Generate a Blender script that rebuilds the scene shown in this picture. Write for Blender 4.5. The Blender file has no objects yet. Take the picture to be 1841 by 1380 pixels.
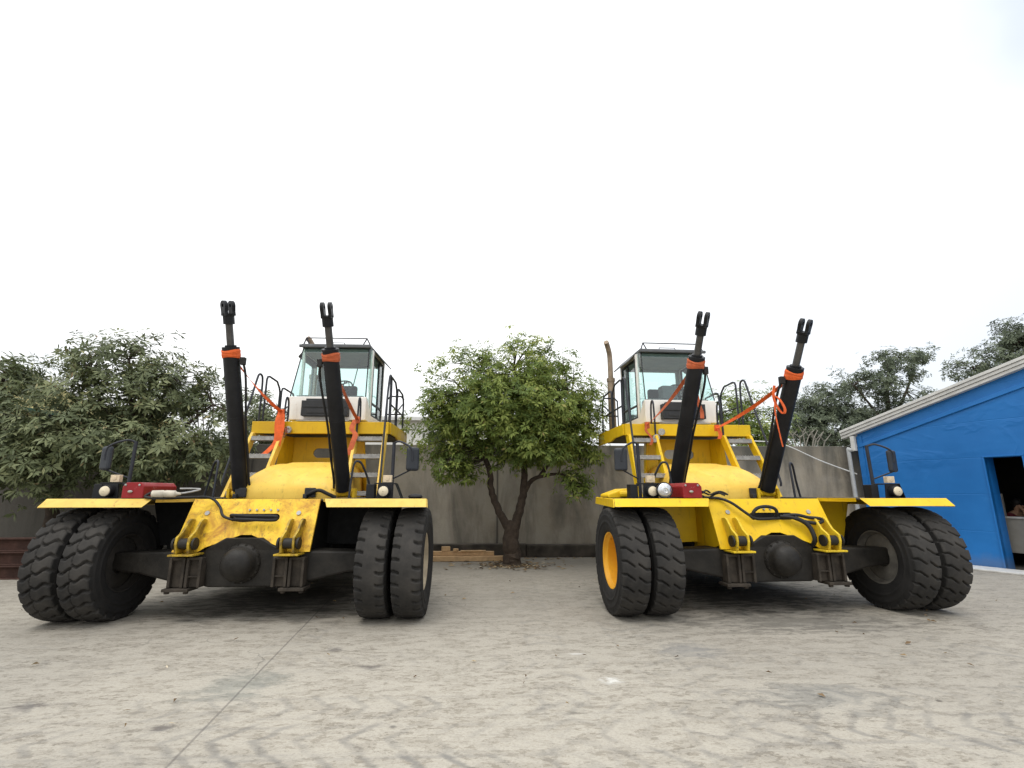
import bpy, math, random
import numpy as np
from mathutils import Vector, Matrix, noise
from mathutils.geometry import tessellate_polygon

sc = bpy.context.scene
COL = sc.collection
R = math.radians

# ------------------------------------------------------------------ camera, sky, sun, exposure
cam = bpy.data.cameras.new('camera')
cam.sensor_width = 36.0
cam.lens = 36.0 * 890.0 / 1841.0
cam.clip_end = 2000
cam_o = bpy.data.objects.new('camera', cam)
COL.objects.link(cam_o)
cam_o.location = (0, 0, 1.45)
cam_o.rotation_euler = (R(90 + 12.36), 0, R(-2.5))
sc.camera = cam_o

SUN_EL, SUN_AZ = 66, 205        # sun high and behind the camera, a little to the left
w = bpy.data.worlds.new('World')
sc.world = w
w.use_nodes = True
nt = w.node_tree
bg = nt.nodes['Background']
bg.inputs['Strength'].default_value = 0.1
sky = nt.nodes.new('ShaderNodeTexSky')
sky.sky_type = 'NISHITA'
sky.sun_disc = False
sky.sun_elevation = R(SUN_EL)
sky.sun_rotation = R(SUN_AZ)
sky.dust_density = 1.0
tc = nt.nodes.new('ShaderNodeTexCoord')
nz = nt.nodes.new('ShaderNodeTexNoise')
nz.inputs['Scale'].default_value = 1.5
nz.inputs['Detail'].default_value = 5
nz.inputs['Roughness'].default_value = 0.5
nt.links.new(tc.outputs['Generated'], nz.inputs['Vector'])
rp = nt.nodes.new('ShaderNodeValToRGB')
rp.color_ramp.elements[0].position = 0.28
rp.color_ramp.elements[0].color = (0.52, 0.52, 0.52, 1)
rp.color_ramp.elements[1].position = 0.50
rp.color_ramp.elements[1].color = (1, 1, 1, 1)
nt.links.new(nz.outputs['Fac'], rp.inputs['Fac'])
mx = nt.nodes.new('ShaderNodeMixRGB')
mx.inputs[2].default_value = (10.6, 10.75, 10.8, 1)      # thick white overcast
sxx = nt.nodes.new('ShaderNodeSeparateXYZ'); nt.links.new(tc.outputs['Generated'], sxx.inputs[0])
mt = nt.nodes.new('ShaderNodeMapRange'); nt.links.new(sxx.outputs[0], mt.inputs[0])
mt.inputs[1].default_value = .12; mt.inputs[2].default_value = .75; mt.inputs[3].default_value = 1.0; mt.inputs[4].default_value = .60
mm_ = nt.nodes.new('ShaderNodeMath'); mm_.operation = 'MULTIPLY'
nt.links.new(rp.outputs['Color'], mm_.inputs[0]); nt.links.new(mt.outputs[0], mm_.inputs[1]); nt.links.new(mm_.outputs[0], mx.inputs[0])
nt.links.new(sky.outputs['Color'], mx.inputs[1])
# overcast sky: brighter overhead than at the horizon
sx_ = nt.nodes.new('ShaderNodeSeparateXYZ'); nt.links.new(tc.outputs['Generated'], sx_.inputs[0])
m1 = nt.nodes.new('ShaderNodeMath'); m1.operation = 'MAXIMUM'; m1.inputs[1].default_value = 0; nt.links.new(sx_.outputs[2], m1.inputs[0])
m2 = nt.nodes.new('ShaderNodeMath'); m2.operation = 'MULTIPLY_ADD'; m2.inputs[1].default_value = 1.35; m2.inputs[2].default_value = 1.12; nt.links.new(m1.outputs[0], m2.inputs[0])
vm = nt.nodes.new('ShaderNodeVectorMath'); vm.operation = 'SCALE'
nt.links.new(mx.outputs['Color'], vm.inputs[0]); nt.links.new(m2.outputs[0], vm.inputs['Scale'])
nt.links.new(vm.outputs[0], bg.inputs['Color'])

sun = bpy.data.lights.new('sun', 'SUN')
sun.energy = 1.2
sun.angle = R(22)
sun.color = (1.0, 0.97, 0.91)
sun_o = bpy.data.objects.new('sun', sun)
COL.objects.link(sun_o)
_el, _az = R(SUN_EL), R(SUN_AZ)
_d = Vector((math.sin(_az) * math.cos(_el), math.cos(_az) * math.cos(_el), math.sin(_el)))
sun_o.rotation_euler = _d.to_track_quat('Z', 'Y').to_euler()
sun_o.location = (0, -10, 30)

vs = sc.view_settings
vs.view_transform = 'Standard'
vs.look = 'None'
vs.gamma = 1
vs.exposure = -0.12
vs.use_curve_mapping = False
try:
    sc.cycles.max_bounces = 8
    sc.cycles.transparent_max_bounces = 16
except Exception:
    pass

# ------------------------------------------------------------------ mesh helpers
class MB:
    def __init__(s):
        s.v = []; s.f = []; s.mi = []; s.cur = 0
    def add(s, vs_, fs_):
        o = len(s.v)
        s.v += [tuple(p) for p in vs_]
        for f in fs_:
            s.f.append(tuple(i + o for i in f)); s.mi.append(s.cur)
        return s
    def box(s, c, d, rot=None):
        c = Vector(c); P = []
        for sx in (-.5, .5):
            for sy in (-.5, .5):
                for sz in (-.5, .5):
                    q = Vector((sx * d[0], sy * d[1], sz * d[2]))
                    if rot is not None: q = rot @ q
                    P.append(c + q)
        return s.add(P, [(0, 1, 3, 2), (4, 6, 7, 5), (0, 4, 5, 1), (2, 3, 7, 6), (0, 2, 6, 4), (1, 5, 7, 3)])
    def bb(s, x0, x1, y0, y1, z0, z1):
        return s.box(((x0 + x1) / 2, (y0 + y1) / 2, (z0 + z1) / 2), (abs(x1 - x0), abs(y1 - y0), abs(z1 - z0)))
    def prism(s, poly, vec, holes=()):
        loops = [[Vector(p) for p in poly]] + [[Vector(p) for p in h] for h in holes]
        vec = Vector(vec)
        flat = [p for l in loops for p in l]
        n = len(flat)
        tris = [tuple(t) for t in tessellate_polygon(loops)] if (holes or len(poly) > 4) else [tuple(range(n))]
        fs_ = list(tris) + [tuple(i + n for i in reversed(t)) for t in tris]
        o = 0
        for l in loops:
            k = len(l)
            for i in range(k):
                a, b = o + i, o + (i + 1) % k
                fs_.append((a, b, b + n, a + n))
            o += k
        return s.add(flat + [p + vec for p in flat], fs_)
    def ring_loft(s, rings, cap=True, closed=True):
        k = len(rings[0]); P = [p for r in rings for p in r]; F = []
        for i in range(len(rings) - 1):
            for j in range(k if closed else k - 1):
                a, b = i * k + j, i * k + (j + 1) % k
                F.append((a, b, b + k, a + k))
        if cap:
            F.append(tuple(reversed(range(k)))); F.append(tuple(range((len(rings) - 1) * k, len(rings) * k)))
        return s.add(P, F)
    def tube(s, pts, r, n=8, cap=True):
        pts = [Vector(p) for p in pts]; m = len(pts); rings = []
        rr = r if isinstance(r, (list, tuple)) else [r] * m
        t0 = (pts[1] - pts[0]).normalized()
        up = Vector((0, 0, 1)) if abs(t0.z) < 0.9 else Vector((1, 0, 0))
        nrm = t0.cross(up).normalized()
        for i in range(m):
            if i == 0: t = t0
            elif i == m - 1: t = (pts[-1] - pts[-2]).normalized()
            else: t = ((pts[i + 1] - pts[i]).normalized() + (pts[i] - pts[i - 1]).normalized())
            if t.length < 1e-6: t = (pts[i] - pts[i - 1])
            t = t.normalized()
            nrm = (nrm - t * nrm.dot(t))
            if nrm.length < 1e-6: nrm = t.orthogonal()
            nrm = nrm.normalized(); bn = t.cross(nrm)
            rings.append([pts[i] + (nrm * math.cos(a) + bn * math.sin(a)) * rr[i] for a in [2 * math.pi * k / n for k in range(n)]])
        return s.ring_loft(rings, cap)
    def cyl(s, a, b, r, r2=None, n=20):
        return s.tube([a, b], [r, r if r2 is None else r2], n)
    def lathe(s, prof, o, axis, n=32, cap=False):
        o = Vector(o); ax = Vector(axis).normalized(); u = ax.orthogonal().normalized(); v_ = ax.cross(u)
        rings = [[o + ax * a + (u * math.cos(t) + v_ * math.sin(t)) * r for t in [2 * math.pi * k / n for k in range(n)]] for a, r in prof]
        return s.ring_loft(rings, cap)
    def sph(s, c, d, nu=20, nv=12):
        rings = []
        for i in range(nv + 1):
            a = math.pi * i / nv
            rr = max(math.sin(a), 1e-3)
            rings.append([(c[0] + d[0] * rr * math.cos(2 * math.pi * k / nu), c[1] + d[1] * rr * math.sin(2 * math.pi * k / nu), c[2] + d[2] * math.cos(a)) for k in range(nu)])
        return s.ring_loft(rings, True)
    def ribbon(s, pts, wv, t=0.004):
        """flat band through pts, width vectors wv, real thickness t"""
        pts = [Vector(p) for p in pts]; rings = []
        for i, p in enumerate(pts):
            wd = Vector(wv[i] if isinstance(wv, list) else wv)
            tg = (pts[min(i + 1, len(pts) - 1)] - pts[max(i - 1, 0)]).normalized()
            nn = tg.cross(wd)
            nn = nn.normalized() * t if nn.length > 1e-6 else Vector((0, t, 0))
            rings.append([p - wd / 2 - nn / 2, p + wd / 2 - nn / 2, p + wd / 2 + nn / 2, p - wd / 2 + nn / 2])
        return s.ring_loft(rings)
    def build(s, name, mat, parent=None, bevel=0, smooth=False, ang=40):
        me = bpy.data.meshes.new(name)
        me.from_pydata(s.v, [], s.f)
        for m in (mat if isinstance(mat, (list, tuple)) else [mat]): me.materials.append(m)
        if max(s.mi, default=0): me.polygons.foreach_set('material_index', s.mi)
        import bmesh
        bm = bmesh.new(); bm.from_mesh(me)
        bmesh.ops.recalc_face_normals(bm, faces=bm.faces)
        if smooth:
            ca = math.cos(R(ang))
            for e in bm.edges:
                if len(e.link_faces) == 2 and e.link_faces[0].normal.dot(e.link_faces[1].normal) < ca: e.smooth = False
            for f in bm.faces: f.smooth = True
        bm.to_mesh(me); bm.free()
        o = bpy.data.objects.new(name, me); COL.objects.link(o)
        if parent is not None: o.parent = parent
        if bevel:
            b = o.modifiers.new('bevel', 'BEVEL'); b.width = bevel; b.segments = 2; b.limit_method = 'ANGLE'; b.angle_limit = R(35)
        return o

def arc(c, u, v, r, a0, a1, n):
    c, u, v = Vector(c), Vector(u), Vector(v)
    return [c + (u * math.cos(R(a0 + (a1 - a0) * i / n)) + v * math.sin(R(a0 + (a1 - a0) * i / n))) * r for i in range(n + 1)]

def bez(pts, n=24):
    """Catmull-Rom curve through pts"""
    P = [Vector(p) for p in pts]; P = [P[0] * 2 - P[1]] + P + [P[-1] * 2 - P[-2]]; out = []
    seg = len(P) - 3; m = max(2, n // seg)
    for i in range(seg):
        a, b, c, d = P[i:i + 4]
        for k in range(m):
            t = k / m
            out.append(0.5 * ((2 * b) + (c - a) * t + (2 * a - 5 * b + 4 * c - d) * t * t + (3 * b - a - 3 * c + d) * t ** 3))
    out.append(P[-2]); return out

def empty(name, loc, rz=0):
    o = bpy.data.objects.new(name, None); COL.objects.link(o)
    o.location = loc; o.rotation_euler = (0, 0, rz); o.empty_display_size = 0.3
    return o
def tag(o, label, cat, group=None, kind=None):
    o['label'] = label; o['category'] = cat
    if group: o['group'] = group
    if kind: o['kind'] = kind
    return o

# ------------------------------------------------------------------ materials
class NT:
    def __init__(s, name):
        s.m = bpy.data.materials.new(name); s.m.use_nodes = True
        s.t = s.m.node_tree; s.b = s.t.nodes['Principled BSDF']
        s.tc = s.t.nodes.new('ShaderNodeTexCoord')
    def n(s, ty, **kw):
        nd = s.t.nodes.new('ShaderNode' + ty)
        for k, v in kw.items(): setattr(nd, k, v)
        return nd
    def set(s, inp, v):
        if hasattr(v, 'links'): s.t.links.new(v, inp)
        elif v is not None: inp.default_value = v
    def mapv(s, scale=(1, 1, 1), rot=(0, 0, 0), loc=(0, 0, 0), src='Object'):
        m = s.n('Mapping'); s.set(m.inputs['Vector'], s.tc.outputs[src])
        m.inputs['Scale'].default_value = scale; m.inputs['Rotation'].default_value = rot; m.inputs['Location'].default_value = loc
        return m.outputs[0]
    def noise(s, scale, detail=4, rough=.55, vec=None, dist=0):
        d = s.n('TexNoise'); s.set(d.inputs['Vector'], vec if vec is not None else s.tc.outputs['Object'])
        d.inputs['Scale'].default_value = scale; d.inputs['Detail'].default_value = detail
        d.inputs['Roughness'].default_value = rough; d.inputs['Distortion'].default_value = dist
        return d.outputs['Fac']
    def ramp(s, fac, a, b, ca=(0, 0, 0, 1), cb=(1, 1, 1, 1)):
        if a < 0 or b > 1:                      # colour ramps only span 0..1: rescale first
            mr = s.n('MapRange'); s.set(mr.inputs[0], fac); mr.inputs[1].default_value = a; mr.inputs[2].default_value = b
            fac, a, b = mr.outputs[0], 0, 1
        d = s.n('ValToRGB'); s.set(d.inputs[0], fac)
        e = d.color_ramp.elements; e[0].position = a; e[1].position = b; e[0].color = ca; e[1].color = cb
        return d.outputs[0]
    def math(s, op, a, b=None, clamp=False):
        d = s.n('Math', operation=op, use_clamp=clamp); s.set(d.inputs[0], a)
        if b is not None: s.set(d.inputs[1], b)
        return d.outputs[0]
    def mix(s, fac, a, b, bt='MIX'):
        d = s.n('MixRGB', blend_type=bt); s.set(d.inputs[0], fac); s.set(d.inputs[1], a); s.set(d.inputs[2], b)
        return d.outputs[0]
    def bump(s, h, st=.3, dist=.02):
        d = s.n('Bump'); s.set(d.inputs['Height'], h); d.inputs['Strength'].default_value = st; d.inputs['Distance'].default_value = dist
        s.t.links.new(d.outputs[0], s.b.inputs['Normal'])
    def col(s, v): s.set(s.b.inputs['Base Color'], v)
    def rough(s, v): s.set(s.b.inputs['Roughness'], v)
    def spec(s, v): s.b.inputs['Specular IOR Level'].default_value = v
    def metal(s, v): s.set(s.b.inputs['Metallic'], v)

def C4(r, g, b): return (r, g, b, 1)

def simple(name, c, rough=.6, metal=0, var=.25, scale=6, bump=0, dark=None):
    k = NT(name); k.spec(.28 if max(c) < .15 else .4)
    n = k.ramp(k.noise(scale, 5, .6), .3, .7)
    d = dark or tuple(x * (1 - var) for x in c)
    k.col(k.mix(n, C4(*d), C4(*c)))
    k.rough(k.ramp(k.noise(scale * 2.3), .2, .8, (max(rough - .12, 0),) * 3 + (1,), (min(rough + .12, 1),) * 3 + (1,)))
    k.metal(metal)
    if bump: k.bump(k.noise(scale * 6, 6, .6), bump, .01)
    return k.m

def paint(name, base, stain, amount, scale=3.0, rust=(.12, .045, .012), grime=(.05, .045, .035), gr=.5):
    """weathered machine paint: faded patches, stains, scratches and chips"""
    k = NT(name); k.spec(.3)
    n1 = k.ramp(k.noise(scale, 7, .68, dist=.6), *((.43, .64) if amount > .9 else (.5 - amount * .22, .78 - amount * .15)))
    c = k.mix(k.math('MULTIPLY', n1, min(1, .35 + amount * .5)), C4(*base), C4(*stain))
    n2 = k.ramp(k.noise(scale * 4.2, 8, .7, dist=1.0), .68 - amount * .10, .76 - amount * .06)
    c = k.mix(k.math('MULTIPLY', n2, .75), c, C4(*rust))
    st = k.ramp(k.noise(5, 6, .6, vec=k.mapv((3.2, 3.2, .45))), .58, .8)
    c = k.mix(k.math('MULTIPLY', st, gr), c, C4(*grime))
    vo = k.n('TexVoronoi'); vo.inputs['Scale'].default_value = 14; k.set(vo.inputs['Vector'], k.tc.outputs['Object'])
    sp = k.ramp(vo.outputs['Distance'], .05, .09, C4(1, 1, 1), C4(0, 0, 0))
    c = k.mix(k.math('MULTIPLY', sp, .5 * gr), c, C4(*grime))
    k.col(c)
    k.rough(k.ramp(k.noise(scale * 2, 5), .3, .75, (.34,) * 3 + (1,), (.62,) * 3 + (1,)))
    k.bump(k.noise(60, 3), .06, .004)
    return k.m

M = {}
M['y_clean'] = paint('yellow_paint', (.74, .475, .008), (.62, .36, .012), .4, gr=.6)
M['y_dirty'] = paint('stained_yellow_paint', (.82, .53, .035), (.34, .125, .018), .97, scale=4.0, rust=(.10, .04, .012), gr=1.0)
M['y_grease'] = paint('greasy_yellow_paint', (.50, .33, .025), (.10, .06, .02), 1.2, scale=8, rust=(.03, .02, .012), grime=(.02, .017, .013), gr=1.0)
M['y_mid'] = paint('faded_yellow_paint', (.80, .53, .085), (.68, .38, .045), .6, gr=.6)
M['y_pale'] = paint('chalky_yellow_paint', (.70, .49, .10), (.55, .34, .06), .7, scale=5, gr=.75)
M['y_deck'] = paint('dull_yellow_paint', (.66, .41, .012), (.5, .28, .015), .5, gr=.6)
M['rubber'] = simple('tyre_rubber', (.022, .0205, .019), .82, 0, .45, 5, .25)
k = NT('dusty_tyre_rubber')
_n = k.ramp(k.noise(3, 6, .65), .35, .7); _n2 = k.noise(30, 4)
k.col(k.mix(_n, C4(.021, .020, .019), C4(.056, .051, .045))); k.spec(.25); k.rough(.88); k.bump(_n2, .2, .01)
M['tread'] = k.m
M['y_lug'] = paint('oily_yellow_paint', (.74, .52, .02), (.45, .30, .02), .9, scale=7, rust=(.03, .02, .012), grime=(.03, .024, .015), gr=.8)
M['axle'] = simple('greasy_axle_steel', (.027, .0235, .019), .55, .05, .7, 4, .4)
M['axle_dust'] = simple('dusty_axle_steel', (.060, .048, .036), .75, 0, .65, 7, .35)
M['black'] = simple('black_paint', (.013, .0135, .015), .5, 0, .4, 5, .1)
M['shade_fill'] = simple('black_shade_fill', (.009, .009, .009), .85, 0, .4, 5)  # near-black that paints shade behind the wheels and front plate
M['cyl'] = simple('black_cylinder_paint', (.016, .016, .0175), .5, 0, .55, 4, .12)
M['rod'] = simple('dull_chrome', (.12, .115, .108), .42, .55, .45, 9, .1)
M['hose'] = simple('rubber_hose', (.022, .021, .02), .6, 0, .3, 20)
M['orange'] = simple('orange_webbing', (.86, .145, .028), .75, 0, .35, 16, .2)
M['orange_old'] = simple('faded_orange_webbing', (.62, .14, .05), .8, 0, .4, 14, .2)
M['white'] = paint('dirty_white_paint', (.82, .79, .74), (.72, .62, .5), .4, scale=2.2, rust=(.25, .12, .05), grime=(.35, .28, .2), gr=.35)
M['red'] = paint('worn_red_paint', (.25, .011, .014), (.17, .015, .016), .4, scale=5, rust=(.5, .4, .38), grime=(.08, .02, .02), gr=.4)
M['alu'] = simple('scuffed_aluminium', (.42, .41, .39), .5, .3, .4, 18, .2)
M['grime'] = simple('grimy_plate', (.055, .045, .032), .8, 0, .6, 8, .3)
M['grey'] = simple('grey_plastic', (.12, .125, .13), .6, 0, .3, 6)
M['dgrey'] = simple('dark_plastic', (.035, .036, .038), .55, 0, .35, 6, .1)
M['ceil'] = simple('cab_lining', (.30, .32, .32), .85, 0, .2, 6)
M['rail'] = simple('black_rail_paint', (.032, .034, .042), .5, 0, .4, 8)
M['rim_y'] = paint('orange_rim_paint', (.72, .36, .02), (.55, .25, .02), .5, gr=.4)
M['rim_d'] = simple('faded_beige_rim', (.46, .38, .26), .7, 0, .4, 6, .2)
M['rim_k'] = simple('greasy_dark_rim', (.045, .040, .034), .7, 0, .5, 7, .2)
M['rim_g'] = simple('dusty_rim', (.17, .155, .13), .75, 0, .5, 7, .2)
M['lamp'] = simple('cream_lamp_lens', (.72, .62, .44), .3, 0, .15, 30)
M['lamp_clear'] = simple('clear_lamp_reflector', (.72, .73, .74), .15, .8, .35, 40)
M['amber'] = simple('pale_amber_lens', (.70, .56, .38), .35, 0, .3, 25)
M['exh'] = simple('rusty_exhaust_pipe', (.36, .27, .19), .6, .2, .4, 9, .15)
M['canister'] = simple('grimy_white_plastic', (.6, .54, .43), .5, 0, .4, 14)
M['wood'] = simple('sawn_timber', (.58, .38, .2), .8, 0, .3, 9, .25)
M['rust'] = simple('rusty_steel', (.075, .036, .026), .8, .1, .55, 5, .4)
M['trim'] = simple('white_roof_trim', (.62, .61, .58), .5, 0, .25, 5)
M['pipe_grey'] = simple('grey_drain_pipe', (.4, .41, .41), .5, 0, .2, 7)
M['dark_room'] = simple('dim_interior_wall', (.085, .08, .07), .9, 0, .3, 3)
M['counter'] = simple('grey_counter_panel', (.34, .32, .28), .8, 0, .2, 5)
M['skin'] = simple('skin', (.42, .24, .15), .55, 0, .15, 20)
M['hair'] = simple('black_hair', (.012, .01, .009), .6, 0, .3, 60)
M['shirt'] = simple('maroon_shirt', (.13, .02, .028), .9, 0, .3, 20)
M['cream_wall'] = simple('cream_house_wall', (.66, .56, .27), .85, 0, .2, 2)
M['white_wall'] = simple('pale_house_wall', (.72, .70, .64), .85, 0, .12, 1.5)
M['green_roof'] = simple('dark_green_roof', (.03, .085, .06), .7, 0, .4, 4)
M['cable'] = simple('white_cable_sheath', (.72, .72, .7), .5, 0, .1, 5)
M['mirror'] = simple('mirror_housing', (.034, .038, .045), .45, 0, .35, 6)

def glass(name, tint, gl=.12):
    m = bpy.data.materials.new(name); m.use_nodes = True; t = m.node_tree
    for n_ in list(t.nodes): t.nodes.remove(n_)
    out = t.nodes.new('ShaderNodeOutputMaterial'); mixs = t.nodes.new('ShaderNodeMixShader')
    tr = t.nodes.new('ShaderNodeBsdfTransparent'); tr.inputs[0].default_value = (*tint, 1)
    g = t.nodes.new('ShaderNodeBsdfGlossy'); g.inputs['Roughness'].default_value = .03
    fr = t.nodes.new('ShaderNodeFresnel'); fr.inputs[0].default_value = 1.5
    ad = t.nodes.new('ShaderNodeMath'); ad.operation = 'ADD'; ad.inputs[1].default_value = gl * .3
    ge = t.nodes.new('ShaderNodeNewGeometry'); inv_ = t.nodes.new('ShaderNodeMath'); inv_.operation = 'SUBTRACT'; inv_.inputs[0].default_value = 1
    mu = t.nodes.new('ShaderNodeMath'); mu.operation = 'MULTIPLY'
    t.links.new(ge.outputs['Backfacing'], inv_.inputs[1]); t.links.new(fr.outputs[0], ad.inputs[0])
    t.links.new(ad.outputs[0], mu.inputs[0]); t.links.new(inv_.outputs[0], mu.inputs[1]); t.links.new(mu.outputs[0], mixs.inputs[0])
    t.links.new(tr.outputs[0], mixs.inputs[1]); t.links.new(g.outputs[0], mixs.inputs[2]); t.links.new(mixs.outputs[0], out.inputs[0])
    return m
M['glass'] = glass('tinted_cab_glass', (.885, .965, .95))

# blue sheet metal wall: seams, dents, faint fading
k = NT('blue_sheet_metal')
v = k.mapv((1, 1, 1))
n1 = k.noise(.8, 5, .6); n2 = k.noise(5, 6, .6)
c = k.mix(k.ramp(n1, .3, .7), C4(.006, .11, .34), C4(.014, .152, .44))
c = k.mix(k.math('MULTIPLY', k.ramp(k.noise(5, 7, .7, vec=k.mapv((.5, .5, 1.3))), .58, .8), .25), c, C4(.05, .25, .6))
k.col(c); k.rough(.5); k.spec(.35)
sep = k.n('SeparateXYZ'); k.set(sep.inputs[0], k.tc.outputs['Object'])
wv = k.math('PINGPONG', k.math('ADD', sep.outputs[2], k.math('MULTIPLY', k.noise(1.5, 3), .05)), .36)
rid = k.math('ABSOLUTE', k.math('SUBTRACT', k.noise(.75, 3, .5, vec=k.mapv((1, 1, 1.3), (0, .6, 0), (3, 0, 1)), dist=.8), .5))
rid = k.ramp(rid, 0, .06, C4(1, 1, 1), C4(0, 0, 0))
hi = k.ramp(sep.outputs[2], .9, 2.6)
splash = k.ramp(k.math('SUBTRACT', sep.outputs[2], k.math('MULTIPLY', k.noise(4, 5, .7), .35)), -.08, .12, C4(1, 1, 1), C4(0, 0, 0))
k.col(k.mix(k.math('MULTIPLY', splash, .3), c, C4(.16, .15, .13)))
seam = k.ramp(wv, .0, .012, C4(0, 0, 0), C4(1, 1, 1))
dent = k.noise(1.0, 2, .4, vec=k.mapv((.8, 1, 1.7), (0, .5, 0)), dist=.5)
k.bump(k.math('ADD', k.math('MULTIPLY', seam, .10), k.math('ADD', k.math('ADD', k.math('MULTIPLY', dent, .9), k.math('MULTIPLY', k.math('MULTIPLY', rid, hi), .22)), k.math('MULTIPLY', n2, .04))), .45, .05)
M['blue'] = k.m

# old cast concrete wall
k = NT('weathered_concrete_wall')
n1 = k.noise(.55, 6, .6); n2 = k.noise(3.0, 8, .65); n3 = k.noise(1.1, 8, .62, vec=k.mapv((1.9, 1, .45)), dist=.5)
c = k.mix(k.ramp(n1, .35, .65), C4(.29, .25, .19), C4(.38, .345, .285))
c = k.mix(k.math('MULTIPLY', k.ramp(n3, .44, .66), .75), c, C4(.115, .105, .088))
c = k.mix(k.math('MULTIPLY', k.ramp(n2, .5, .75), .35), c, C4(.37, .34, .29))
sep = k.n('SeparateXYZ'); k.set(sep.inputs[0], k.tc.outputs['Object'])
topd = k.ramp(k.math('ADD', sep.outputs[2], k.math('MULTIPLY', n3, 1.4)), 2.6, 3.35)      # algae run down from the coping
c = k.mix(k.math('MULTIPLY', topd, .7), c, C4(.055, .055, .045))
left = k.ramp(k.math('SUBTRACT', k.math('MULTIPLY', n1, 2.0), sep.outputs[0]), 2.4, 5.0)    # darker towards the left end of the wall
c = k.mix(k.math('MULTIPLY', left, .85), c, C4(.055, .05, .042))
px = k.math('PINGPONG', k.math('SUBTRACT', sep.outputs[0], .18), 2.9)
joint = k.ramp(px, .012, .03, C4(1, 1, 1), C4(0, 0, 0))
c = k.mix(k.math('MULTIPLY', joint, .7), c, C4(.03, .028, .024))
k.col(c); k.rough(.92)
k.bump(k.math('SUBTRACT', k.noise(14, 8, .65), joint), .35, .02)
M['wall'] = k.m
M['plinth'] = simple('damp_dark_concrete', (.10, .085, .068), .92, 0, .75, 2.2, .5)

# yard concrete: mottled slab, tyre-scrub tracks, stains, shade painted under the machines
k = NT('yard_concrete')
O = k.tc.outputs['Object']
sep = k.n('SeparateXYZ'); k.set(sep.inputs[0], O); X, Y = sep.outputs[0], sep.outputs[1]
nA = k.noise(.45, 5, .6); nB = k.noise(1.5, 9, .72, vec=k.mapv((.7, 1.3, 1), (0, 0, .08)), dist=.25); nC = k.noise(6, 10, .74, vec=k.mapv((.55, 1.35, 1), (0, 0, -.06)), dist=.3); nD = k.noise(55, 6, .75)
nE = k.noise(19, 8, .72, vec=k.mapv((.7, 1.2, 1)))
c = k.mix(k.ramp(nA, .3, .7), C4(.225, .198, .158), C4(.31, .275, .222))
c = k.mix(k.math('MULTIPLY', k.ramp(nB, .44, .62), .66), c, C4(.15, .134, .112))
c = k.mix(k.math('MULTIPLY', k.ramp(nB, .48, .25), .5), c, C4(.39, .35, .285))
c = k.mix(k.math('MULTIPLY', k.ramp(nC, .48, .68), .6), c, C4(.125, .112, .096))
c = k.mix(k.math('MULTIPLY', k.ramp(nC, .50, .30), .7), c, C4(.48, .44, .37))
c = k.mix(k.math('MULTIPLY', k.ramp(nE, .50, .68), .55), c, C4(.115, .104, .09))
c = k.mix(k.math('MULTIPLY', k.ramp(nE, .48, .32), .5), c, C4(.50, .46, .39))
c = k.mix(k.math('MULTIPLY', k.ramp(nD, .5, .72), .45), c, C4(.12, .108, .094))
k.spec(.2)
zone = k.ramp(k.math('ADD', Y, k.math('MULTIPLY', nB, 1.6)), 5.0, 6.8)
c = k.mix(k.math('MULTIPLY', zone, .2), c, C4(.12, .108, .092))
big = k.ramp(k.noise(.28, 3, .5, vec=k.mapv((1, 1, 1), (0, 0, 0), (4.2, 1, 0))), .42, .62)
c = k.mix(k.math('MULTIPLY', big, .22), c, C4(.15, .14, .125))
vo = k.n('TexVoronoi'); vo.inputs['Scale'].default_value = 2.6; k.set(vo.inputs['Vector'], k.mapv((1, 1, 1)))
drip = k.ramp(k.math('ADD', vo.outputs['Distance'], k.math('MULTIPLY', k.math('SUBTRACT', nE, .5), .12)), .03, .075, C4(1, 1, 1), C4(0, 0, 0))
dsel = k.ramp(k.noise(1.1, 2), .5, .6)
c = k.mix(k.math('MULTIPLY', k.math('MULTIPLY', drip, dsel), .6), c, C4(.06, .053, .047))
vc = k.n('TexVoronoi', feature='DISTANCE_TO_EDGE'); vc.inputs['Scale'].default_value = .42
wq_ = k.n('Mapping'); k.set(wq_.inputs['Vector'], k.tc.outputs['Object'])
wc = k.n('MixRGB', blend_type='ADD'); wc.inputs[0].default_value = .55; k.set(wc.inputs[1], wq_.outputs[0])
nq = k.n('TexNoise'); nq.inputs['Scale'].default_value = 2.2; nq.inputs['Detail'].default_value = 6; k.set(nq.inputs['Vector'], k.tc.outputs['Object']); k.set(wc.inputs[2], nq.outputs['Color'])
k.set(vc.inputs['Vector'], wc.outputs[0])
crk = k.math('MULTIPLY', k.ramp(vc.outputs['Distance'], .0012, .004, C4(1, 1, 1), C4(0, 0, 0)), k.ramp(k.noise(.5, 3), .5, .62))
c = k.mix(k.math('MULTIPLY', crk, .6), c, C4(.07, .062, .055))
bumpsum = k.math('ADD', k.math('MULTIPLY', nC, .6), k.math('MULTIPLY', nD, .25))
def band(axis, pos, half, soft, wob=.12):
    d = k.math('ABSOLUTE', k.math('SUBTRACT', k.math('ADD', axis, k.math('MULTIPLY', k.math('SUBTRACT', nA, .5), wob * 4)), pos))
    return k.ramp(d, half, half + soft, C4(1, 1, 1), C4(0, 0, 0))
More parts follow.
